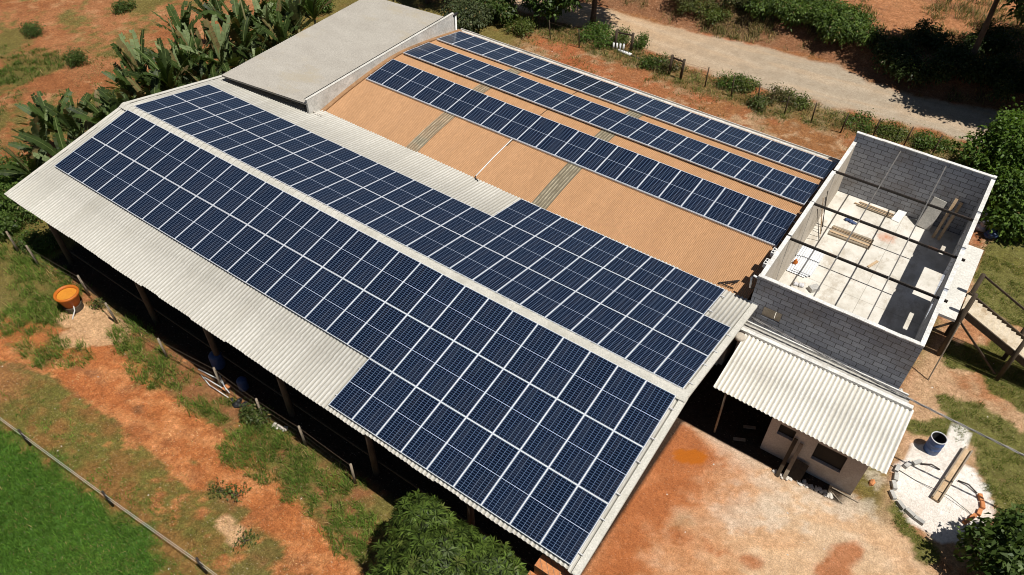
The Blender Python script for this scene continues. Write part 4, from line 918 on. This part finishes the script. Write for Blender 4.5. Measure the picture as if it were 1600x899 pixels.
def tree(name, label, base, ht, r, lobes, dens, leaf, c1, c2, group=None, **k):
    o = empty(name, base, label, 'tree', group); b = Vector(base)
    limbs(o, b, b+Vector((R_.uniform(-.3, .3), R_.uniform(-.3, .3), ht)), r, [b+Vector(c)+Vector((0, 0, -.3)) for c, _ in lobes])
    crown('crown', o, [(tuple(b+Vector(c)), rr) for c, rr in lobes], dens, leaf, c1, c2, **k); return o
# lush tree behind the block building
tree('broadleaf_tree', 'lush bright green tree behind the far right corner of the block building', (32.9, 27.6, GZ), 2.2, .2,
     [((0, 0, 3.6), (1.7, 1.6, 1.3)), ((-1.5, -.3, 2.5), (1.1, 1.2, 1.1)), ((1.5, 0, 3.0), (1.8, 1.7, 1.4)), ((.4, -1.7, 2.0), (1.5, 1.4, 1.3)), ((-.2, 1.5, 3.3), (1.3, 1.2, 1.1)), ((2.2, -2.3, 1.6), (1.6, 1.4, 1.3)), ((2.6, 1.6, 3.0), (1.6, 1.5, 1.2)), ((-.9, -.9, 1.4), (1.2, 1.2, 1.0)), ((1.2, -3.2, 1.0), (1.2, 1.1, .9))],
     15, .25, (.045, .095, .013), (.125, .20, .032), clump=8, spread=.3, dry=.01)
b_ = at(1608, 868, -4.2)
tree('garden_tree', 'dark green leafy tree at the lower right edge of the yard', (b_.x, b_.y, GZ), 1.3, .13,
     [((0, 0, 2.0), (1.3, 1.3, 1.0)), ((-.9, -.3, 1.5), (.9, .9, .8)), ((.3, -1.1, 1.6), (1.0, .9, .8)), ((.9, .7, 1.9), (1.1, 1.0, .9)), ((-.5, .8, 1.7), (.7, .7, .6))], 12, .27, (.04, .075, .014), (.09, .135, .026), clump=8, spread=.28)
b_ = at(1488, 905, -4.6)
tree('garden_tree', 'shady green tree rising from the bottom edge beside the cement patch', (b_.x+.5, b_.y-2.1, GZ), 1.4, .13,
     [((.2, .2, 2.0), (1.2, 1.1, .9)), ((1.0, .6, 2.2), (1.0, 1.0, .8)), ((-.8, 0, 1.7), (.9, .9, .8))], 12, .27, (.04, .07, .014), (.08, .12, .026), clump=8, spread=.28)
# tall roadside trees, crowns mostly above the frame: their shade falls on the bank and the road
TT = [((28.4, 39.4), 'tall tree on the bank where the road enters deep shade', 8.6, 2.9), ((32.6, 37.4), 'tall dark trunked tree standing over the shaded road', 8.2, 3.1),
      ((36.4, 39.2), 'tall tree at the upper right corner over the dark hedge', 8.8, 3.3), ((40.5, 37.6), 'tall tree beyond the right end of the shaded road', 8.4, 3.3), ((34.5, 44.5), 'tall tree farther up the red bank on the right', 9.0, 3.0)]
for (x, y), l, h, r in TT:
    tree('roadside_tree', l, (x, y, GZ+.9), h-2.2, .2, [((0, 0, h), (r, r*.95, r*.62)), ((-1.6, -.9, h-1.1), (r*.62, r*.6, r*.42)), ((1.5, -1, h-.8), (r*.65, r*.6, r*.45)), ((.2, 1.4, h-.6), (r*.6, r*.6, r*.4))],
         8.5, .36, (.03, .055, .014), (.07, .10, .025), 'tall trees over the road', clump=10, spread=.42)
b_ = at(926, 38)
tree('roadside_tree', 'dark trunked tree beside the road left of the gate', tuple(b_), 6.2, .2, [((1, .6, 7.4), (2.6, 2.4, 1.6)), ((-1.6, -.4, 5.2), (1.7, 1.5, 1.2)), ((2.2, .3, 6.0), (1.5, 1.4, 1.0))], 7, .34, (.035, .07, .014), (.085, .13, .028), 'tall trees over the road', clump=8, spread=.36)
b_ = at(862, 34)
tree('roadside_tree', 'leafy tree with a dark hollow crown behind the hall roof edge', tuple(b_), 3, .16, [((0, 0, 4.2), (2.1, 1.8, 1.5)), ((-1.7, -.6, 3.2), (1.5, 1.4, 1.2)), ((1.3, .2, 2.9), (1.2, 1.2, 1.1)), ((-.4, -.4, 2.0), (1.7, 1.4, 1.1))], 9, .32, (.035, .075, .014), (.095, .15, .03), 'tall trees over the road', clump=8, spread=.34)
b_ = at(668, 5)
tree('roadside_tree', 'dense green tree just behind the flat roofed building', tuple(b_), 2.2, .16, [((0, 0, 3.0), (1.7, 1.5, 1.3)), ((1.5, .4, 2.4), (1.4, 1.3, 1.1)), ((-1.3, .3, 2.6), (1.3, 1.3, 1.1))], 9, .3, (.035, .075, .014), (.085, .14, .028), 'tall trees over the road', clump=8, spread=.34)

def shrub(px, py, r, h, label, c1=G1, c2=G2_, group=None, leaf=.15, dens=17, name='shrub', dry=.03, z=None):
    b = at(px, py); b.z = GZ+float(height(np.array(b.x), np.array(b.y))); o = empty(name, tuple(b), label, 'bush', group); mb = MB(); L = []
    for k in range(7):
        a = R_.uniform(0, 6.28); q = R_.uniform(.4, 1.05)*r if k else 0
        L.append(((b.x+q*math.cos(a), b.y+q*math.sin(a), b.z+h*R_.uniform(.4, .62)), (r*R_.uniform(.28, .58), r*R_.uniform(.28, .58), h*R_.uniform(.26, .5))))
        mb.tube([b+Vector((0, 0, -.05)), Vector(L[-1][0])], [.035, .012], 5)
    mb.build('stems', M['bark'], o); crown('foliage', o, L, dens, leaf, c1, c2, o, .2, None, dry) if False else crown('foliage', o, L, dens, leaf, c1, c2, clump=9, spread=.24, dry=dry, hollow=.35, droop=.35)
    return o
YG1, YG2 = (.06, .085, .018), (.13, .16, .035); OL1, OL2 = (.075, .075, .028), (.15, .135, .05)
shrub(735, 45, 1.7, 2.1, 'bushy grey green shrub just behind the parapet corner', (.05, .07, .03), (.11, .13, .055), leaf=.2)
shrub(775, 30, 1.6, 2.0, 'dark shrub next to the parapet shrub on the roadside', leaf=.24)
shrub(815, 50, .9, .9, 'low yellow green shrub near the hall gutter below the trees', YG1, YG2)
shrub(930, 62, 1.2, 1.0, 'bright low shrub left of the timber gate frame', (.05, .10, .016), (.11, .17, .03))
shrub(972, 68, .8, .9, 'small leafy shrub between the two posts of the gate frame', YG1, YG2)
shrub(998, 74, .6, .9, 'upright shrub right of the timber gate frame', (.05, .09, .016), (.10, .15, .03))
shrub(1018, 102, .9, .7, 'green shrub beside the second gate frame', (.05, .09, .016), (.10, .15, .03))
shrub(1036, 108, .7, .8, 'thin dry olive shrub touching the second gate frame', OL1, OL2)
shrub(1140, 138, .9, .8, 'leafy green shrub on the roadside fence past the second gate', (.05, .095, .016), (.11, .17, .03))
shrub(1170, 140, .8, .8, 'sprawling shrub behind the roadside fence', YG1, YG2)
shrub(1190, 167, .7, .6, 'dark scrubby bush below the roadside fence', OL1, G2_)
shrub(1212, 158, 1.0, .8, 'dry yellowish bush with bare twigs at the road edge', OL1, OL2, dens=7)
shrub(1240, 160, .8, .6, 'yellow green bush at the road edge by a fence post', YG1, YG2)
shrub(1350, 198, 1.0, .45, 'low green bush on the verge behind the block building', (.05, .09, .016), (.10, .15, .03))
shrub(1390, 212, 1.0, .45, 'low bush behind the far block wall', YG1, YG2)
shrub(1452, 228, 1.0, .6, 'green bush behind the far block wall near the lush tree', (.05, .09, .016), (.10, .15, .03))
shrub(1118, 42, .9, .8, 'spiky grassy bush on the far edge of the road', YG1, YG2)
shrub(1085, 30, 1.1, .9, 'pale grassy bush at the far road edge near the left', OL1, YG2)
for k, (px, py, r, h, l) in enumerate(((1190, 40, 1.5, 1.5, 'first leafy bush of the hedge across the road'), (1224, 48, 1.6, 1.8, 'second bush of the hedge across the road, tall and lush'), (1260, 60, 1.7, 1.9, 'third bush of the hedge across the road'),
        (1296, 70, 1.7, 1.9, 'fourth bush of the hedge across the road'), (1330, 80, 1.6, 1.8, 'last sunlit bush of the hedge before the deep shade'), (1280, 40, 1.5, 1.4, 'smaller bush on top of the bank behind the hedge'))):
    shrub(px, py, r, h, l, (.05, .09, .018), (.125, .185, .036), 'hedge across the road', leaf=.2, dens=14)
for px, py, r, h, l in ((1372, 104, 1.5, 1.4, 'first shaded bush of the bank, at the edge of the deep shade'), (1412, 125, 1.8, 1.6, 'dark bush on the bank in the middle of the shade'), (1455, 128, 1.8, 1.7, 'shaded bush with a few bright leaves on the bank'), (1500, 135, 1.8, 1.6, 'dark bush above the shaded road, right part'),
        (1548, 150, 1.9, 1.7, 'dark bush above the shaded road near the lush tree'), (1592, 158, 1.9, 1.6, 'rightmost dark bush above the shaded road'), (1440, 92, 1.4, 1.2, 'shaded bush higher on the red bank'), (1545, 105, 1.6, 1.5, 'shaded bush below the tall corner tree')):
    shrub(px, py, r, h, l, (.03, .05, .014), (.065, .09, .025), 'shaded bushes on the bank', leaf=.2, dens=11)  # leaf colours darker than the sunlit hedge, shade painted in
shrub(1060, 15, 1.3, 1.0, 'brown scrubby bush on the cut bank across the road', (.09, .065, .03), (.13, .12, .04))
shrub(1150, 28, 1.4, 1.2, 'olive bush on the cut bank above the road', OL1, YG1)
shrub(560, 5, 1.5, 1.5, 'green bush at the top left behind the banana plants', (.05, .10, .016), (.10, .16, .03)) if False else None
shrub(455, 22, 1.5, 1.4, 'bright green bush behind the last banana plants', (.05, .10, .016), (.11, .17, .03))
shrub(500, 12, 1.3, 1.2, 'green bush by the left edge of the flat roof', (.045, .09, .016), (.10, .15, .03))
shrub(30, 320, 1.8, 1.7, 'big green bush beside the front left roof corner', (.045, .085, .014), (.10, .15, .03), leaf=.22)
shrub(15, 350, 1.5, 1.3, 'leafy bush below the front left roof corner', (.045, .085, .014), (.10, .15, .03))
shrub(15, 275, 1.4, 1.3, 'leafy bush left of the lowest banana plant', (.045, .09, .016), (.11, .16, .03))
shrub(62, 385, .9, .9, 'weedy bush at the left end of the shed shade', (.045, .085, .014), (.10, .15, .03))
for px, py, r, h, l in ((402, 660, .5, .75, 'leafy weed bush at the fence near the pale stones'), (345, 768, .3, .22, 'small dark weed clump in the wheel track'), (372, 772, .28, .2, 'second small dark weed clump in the wheel track'),
                        (382, 845, .25, .2, 'tiny weed clump near the bottom of the dirt track'), (153, 480, .25, .28, 'single grass clump on the sand by the water tank'), (38, 120, .01, .01, '')):
    if l: shrub(px, py, r, h, l, (.05, .075, .016), (.10, .13, .03), leaf=.12, dens=30)
for px, py, l in ((52, 52, 'leafy sapling alone on the bare back field, upper left'), (115, 102, 'bright round weed bush on the bare back field near the bananas'), (194, 18, 'round green bush at the top of the bare back field')):
    shrub(px, py, .7, .8, l, (.045, .08, .016), (.09, .13, .03), leaf=.14, dens=20)

# --- banana plants along the back left side of the shed
def banana(h, nl, seed):
    g = np.random.default_rng(seed); o = empty('banana_plant')
    MB().tube([(0, 0, -.1), (.03, .02, h*.5), (.05, .0, h)], [.15, .12, .08], 9).build('stem', M['banana_stem'], o, True)
    V, T = [], []
    for k in range(nl):
        az_ = k*2.4+g.uniform(-.4, .4); L = g.uniform(1.9, 2.9); e0 = g.uniform(.6, 1.45) if k > 2 else g.uniform(1.3, 1.5); bend = g.uniform(.15, 1.0)
        dry = k < 2 and g.random() < .6
        if dry: e0, bend = -.5, .8
        n = 18; p = np.array([.04, 0, h-.15]); hd = np.array([math.cos(az_), math.sin(az_), 0]); sd = np.array([-math.sin(az_), math.cos(az_), 0]); pts = [p]
        for i in range(n):
            e = e0-bend*(i/n)**1.4; p = p+(hd*math.cos(e)+UP*math.sin(e))*L/n; pts.append(p)
        col = np.array((.046, .074, .018))*g.uniform(.5, 1.3) if not dry else np.array((.2, .14, .07))
        if g.random() < .08: col = np.array((.19, .24, .11))
        if g.random() < .14: col = np.array((.17, .13, .055))*g.uniform(.7, 1.2)
        roll = g.uniform(-.5, .5)
        for i in range(2, n):
            t = i/n; wd = .19*min(1, ((t-.08)/.2))**.5*(1-max(0, (t-.62)/.38)**2)**.5+.02
            a, b = pts[i], pts[i+1] if i+1 <= n else pts[i]; nrm = np.cross(b-a, sd); nrm = nrm/np.linalg.norm(nrm)
            for s in (-1, 1):
                if g.random() < .05: continue
                dz = (.35 if s*roll > 0 else -.55)+g.uniform(-.14, .14); tw = g.uniform(-.06, .06)+.1
                s2 = sd*s*math.cos(roll*.4)+nrm*dz; gap = g.uniform(.0, .12)
                q = a+(b-a)*gap; c = col*g.uniform(.85, 1.15)
                V += [a, b, b+s2*wd*(1-.1*g.random())+(b-a)*tw*3, q+s2*wd+(b-a)*tw*3]; T += [c*1.1, c*1.1, c, c]
        for s in (-1, 1):                                # pale midrib
            for i in range(n):
                a, b = pts[i], pts[i+1]; r = .03*(1-i/n)+.008; u = UP*.012; c = np.array((.16, .20, .07))
                V += [a+u-sd*r*0, b+u, b+u+sd*s*r, a+u+sd*s*r]; T += [c]*4
    V = np.array(V); npmesh('leaves', V, np.arange(len(V)).reshape(-1, 4), M['gloss_leaf'], np.clip(np.array(T), 0, 1), o)
    return o
BP = [banana(1.5, 12, 3), banana(1.9, 13, 5), banana(1.1, 11, 8), banana(2.2, 13, 13)]
BS = [(40, 250), (62, 222), (85, 200), (98, 235), (112, 180), (130, 212), (152, 172), (172, 196), (188, 160), (205, 182), (208, 140), (238, 168), (236, 115), (268, 140), (262, 90), (296, 112), (318, 128), (312, 70), (288, 60), (345, 95), (375, 64), (352, 40), (396, 78), (415, 45), (442, 62), (392, 20), (432, 20), (330, 24), (466, 42), (490, 28), (225, 128), (252, 118), (280, 116), (330, 112), (360, 84), (300, 84), (422, 60), (455, 25), (372, 44), (120, 200)]
BS.sort(key=lambda p: p[0]-p[1])
for i, (px, py) in enumerate(BS):
    c = at(px, py, -3.6); x = min(c.x, -8.0)
    o = BP[i] if i < 4 else dup(BP[i % 4]); o.location = (x, c.y, GZ); s = R_.uniform(.85, 1.2); o.scale = (s, s, s); o.rotation_euler = (0, 0, R_.uniform(0, 6.28))
    n_ = i; wd = (ORD+['seventeenth', 'eighteenth', 'nineteenth', 'twentieth', 'twenty first'])[n_ if i < 20 else len(BS)-2-i] if len(BS)-1-i > 0 else None
    lab = f'banana plant with torn leaves, {wd} of the row counted from the roof corner' if i < 20 else (f'banana plant with torn leaves, {wd} one before the farthest of the row' if wd else 'banana plant with torn leaves, the farthest of the row')
    tag(o, lab, 'banana plant', 'banana plants behind the shed')

for k, (px, py, h, l) in enumerate(((285, 96, 2.9, 'bare dead stalk standing upright among the middle banana plants'), (392, 66, 3.0, 'tall bare stalk standing upright among the upper banana plants'), (313, 96, 2.2, 'short bare stalk between the two tall ones among the bananas'))):
    b = at(px, py, -4.2); b.z = -4.2; tag(MB().tube([Vector((b.x, b.y, GZ)), Vector((b.x+.05, b.y, GZ+1.8)), Vector((b.x-.05, b.y+.05, GZ+1.8+h))], [.09, .08, .05], 8).build('bare_stalk', M['banana_stem'], smooth=True), l, 'stalk')
# --- grass
def sow(name, box, dens, weight, hgt, wid, cl, c1, c2, dry=0, lean=.55, dcol=(.3, .22, .1), mat=None, spread=.06):
    x0, x1, y0, y1 = box; n = int((x1-x0)*(y1-y0)*dens); x = NR.uniform(x0, x1, n); y = NR.uniform(y0, y1, n)
    L = plan(x, y); wt = weight(L, x, y)*(1-L['shed']); k = NR.random(n) < wt; x, y = x[k], y[k]; n = len(x)
    tone = np.repeat(NR.uniform(.75, 1.25, (n, 1)), cl, 0); hs_ = np.repeat(NR.uniform(.6, 1.25, n)*(.55+.45*wt[k]), cl)
    X = np.repeat(x, cl)+NR.normal(0, spread, n*cl); Y = np.repeat(y, cl)+NR.normal(0, spread, n*cl); Z = GZ+height(X, Y)-.02; m_ = len(X)
    a = NR.uniform(0, 6.28, m_); h_ = hs_*hgt*NR.uniform(.6, 1.2, m_); ln = NR.uniform(.1, lean, m_)*h_*1.6; w_ = wid*NR.uniform(.7, 1.3, m_)
    B = np.stack([X, Y, Z], -1); sd = np.stack([-np.sin(a), np.cos(a), a*0], -1)*w_[:, None]/2; hd = np.stack([np.cos(a), np.sin(a), a*0], -1)
    mid = B+hd*ln[:, None]*.35+UP*h_[:, None]*.65; tip = B+hd*ln[:, None]+UP*h_[:, None]*.92
    V = np.stack([B-sd, B+sd, mid+sd*.8, mid-sd*.8, tip], 1).reshape(-1, 3); i = np.arange(m_)*5
    F = np.concatenate([np.stack([i, i+1, i+2, i+3], -1), np.stack([i+3, i+2, i+4, i+4], -1)])
    F = np.stack([i, i+1, i+2, i+3], -1); F2 = np.stack([i+3, i+2, i+4], -1)
    me = bpy.data.meshes.new(name); me.vertices.add(len(V)); me.vertices.foreach_set('co', V.astype(np.float32).ravel())
    lv = np.concatenate([F.ravel(), F2.ravel()]).astype(np.int32); me.loops.add(len(lv)); me.loops.foreach_set('vertex_index', lv)
    stt = np.concatenate([np.arange(len(F))*4, len(F)*4+np.arange(len(F2))*3]).astype(np.int32); me.polygons.add(len(stt)); me.polygons.foreach_set('loop_start', stt); me.update(calc_edges=True)
    t = tints(m_, c1, c2, 1, dry, dcol)*tone*np.repeat(.62+.80*fbm(x, y, 1.7, 17)[:, None], cl, 0); c = np.ones((len(V), 4), np.float32); c[:, :3] = np.clip(np.repeat(t, 5, 0), 0, 1)
    at_ = me.attributes.new('tint', 'FLOAT_COLOR', 'POINT'); at_.data.foreach_set('color', c.ravel()); me.materials.append(mat or M['grass'])
    o = bpy.data.objects.new(name, me); COL.objects.link(o); tag(o, kind='stuff'); print(name, m_); return o
sow('lawn_grass', (-8, 17, -20, -11), 120, lambda L, x, y: np.maximum(L['lush'], .35*L['dry']*sst(.45, .6, L['n4'])*sst(2.2, 0, -sdpoly(x, y, G2([(-200, 560), (0, 672), (70, 712), (130, 752), (190, 800), (245, 850), (285, 930), (250, 1100), (-300, 1100)])))), .19, .021, 5, (.042, .100, .012), (.125, .240, .032), .02)
sow('dry_grass', (-12, 20, -17.5, -8.5), 46, lambda L, x, y: L['dry']*sst(.40, .6, .6*L['n2']+.4*L['n4']), .10, .014, 5, (.095, .115, .022), (.20, .17, .05), .25)
sow('tall_grass', (-10, 21, -13, -6.6), 46, lambda L, x, y: L['tall']*sst(.40, .56, .6*L['n4']+.4*L['n2']), .34, .022, 8, (.06, .11, .015), (.15, .215, .038), .08, .8, spread=.09)
sow('field_weeds', (-42, -6.5, -9, 34), 24, lambda L, x, y: np.maximum(L['tuft'], .35*sst(.5, .62, L['n2']))*L['field']*sst(.35, .55, L['n4']), .26, .035, 9, (.045, .085, .014), (.11, .155, .03), .08, .9, spread=.12)
sow('field_stubble', (-42, -6.5, -9, 36), 14, lambda L, x, y: L['field']*sst(.42, .6, .6*L['n1']+.4*L['n4'])*.8, .13, .025, 6, (.10, .095, .03), (.24, .18, .08), .35, .9, spread=.12)
sow('verge_weeds', (-4, 34, 19.4, 32.5), 20, lambda L, x, y: np.maximum(L['verge']*.9, .3*sst(.5, .62, .6*L['n1']+.4*L['n4'])*L['back'])*(1-L['road']), .28, .028, 8, (.06, .09, .02), (.16, .17, .045), .25, .9, spread=.13)
sow('bank_weeds', (-4, 42, 35, 52), 9, lambda L, x, y: L['bank']*sst(.46, .6, L['n1']), .42, .035, 9, (.06, .07, .02), (.15, .14, .05), .35, .9, spread=.16)
sow('yard_grass', (30.5, 44, 0, 22), 80, lambda L, x, y: L['rgrass']*sst(.34, .55, L['n4']), .13, .016, 6, (.06, .095, .014), (.14, .17, .034), .12, .7)
sow('yard_litter', (24, 36, -6, 9), 26, lambda L, x, y: L['yard']*.22, .035, .022, 3, (.10, .065, .03), (.3, .2, .1), .4, 1.8, spread=.1)
sow('track_straw', (-14, 21, -16, -7), 10, lambda L, x, y: L['red']*sst(.4, .6, L['n4'])*.8, .07, .016, 4, (.45, .30, .16), (.6, .42, .24), .1, 2.2, spread=.12)
# loose stones and clods
mb = MB()
for k in range(900):
    x, y = R_.uniform(-12, 40), R_.uniform(-14, 31)
    if -6.2 < x < 26.2 and -7.3 < y < 19.3 or (25.5 < x < 33.3 and 2.9 < y < 19.3): continue
    mb.rock((x, y, GZ-.02), R_.uniform(.015, .05)*(1.6 if R_.random() < .08 else 1), R_)
tag(mb.build('loose_stones', M['rubble']), kind='stuff')
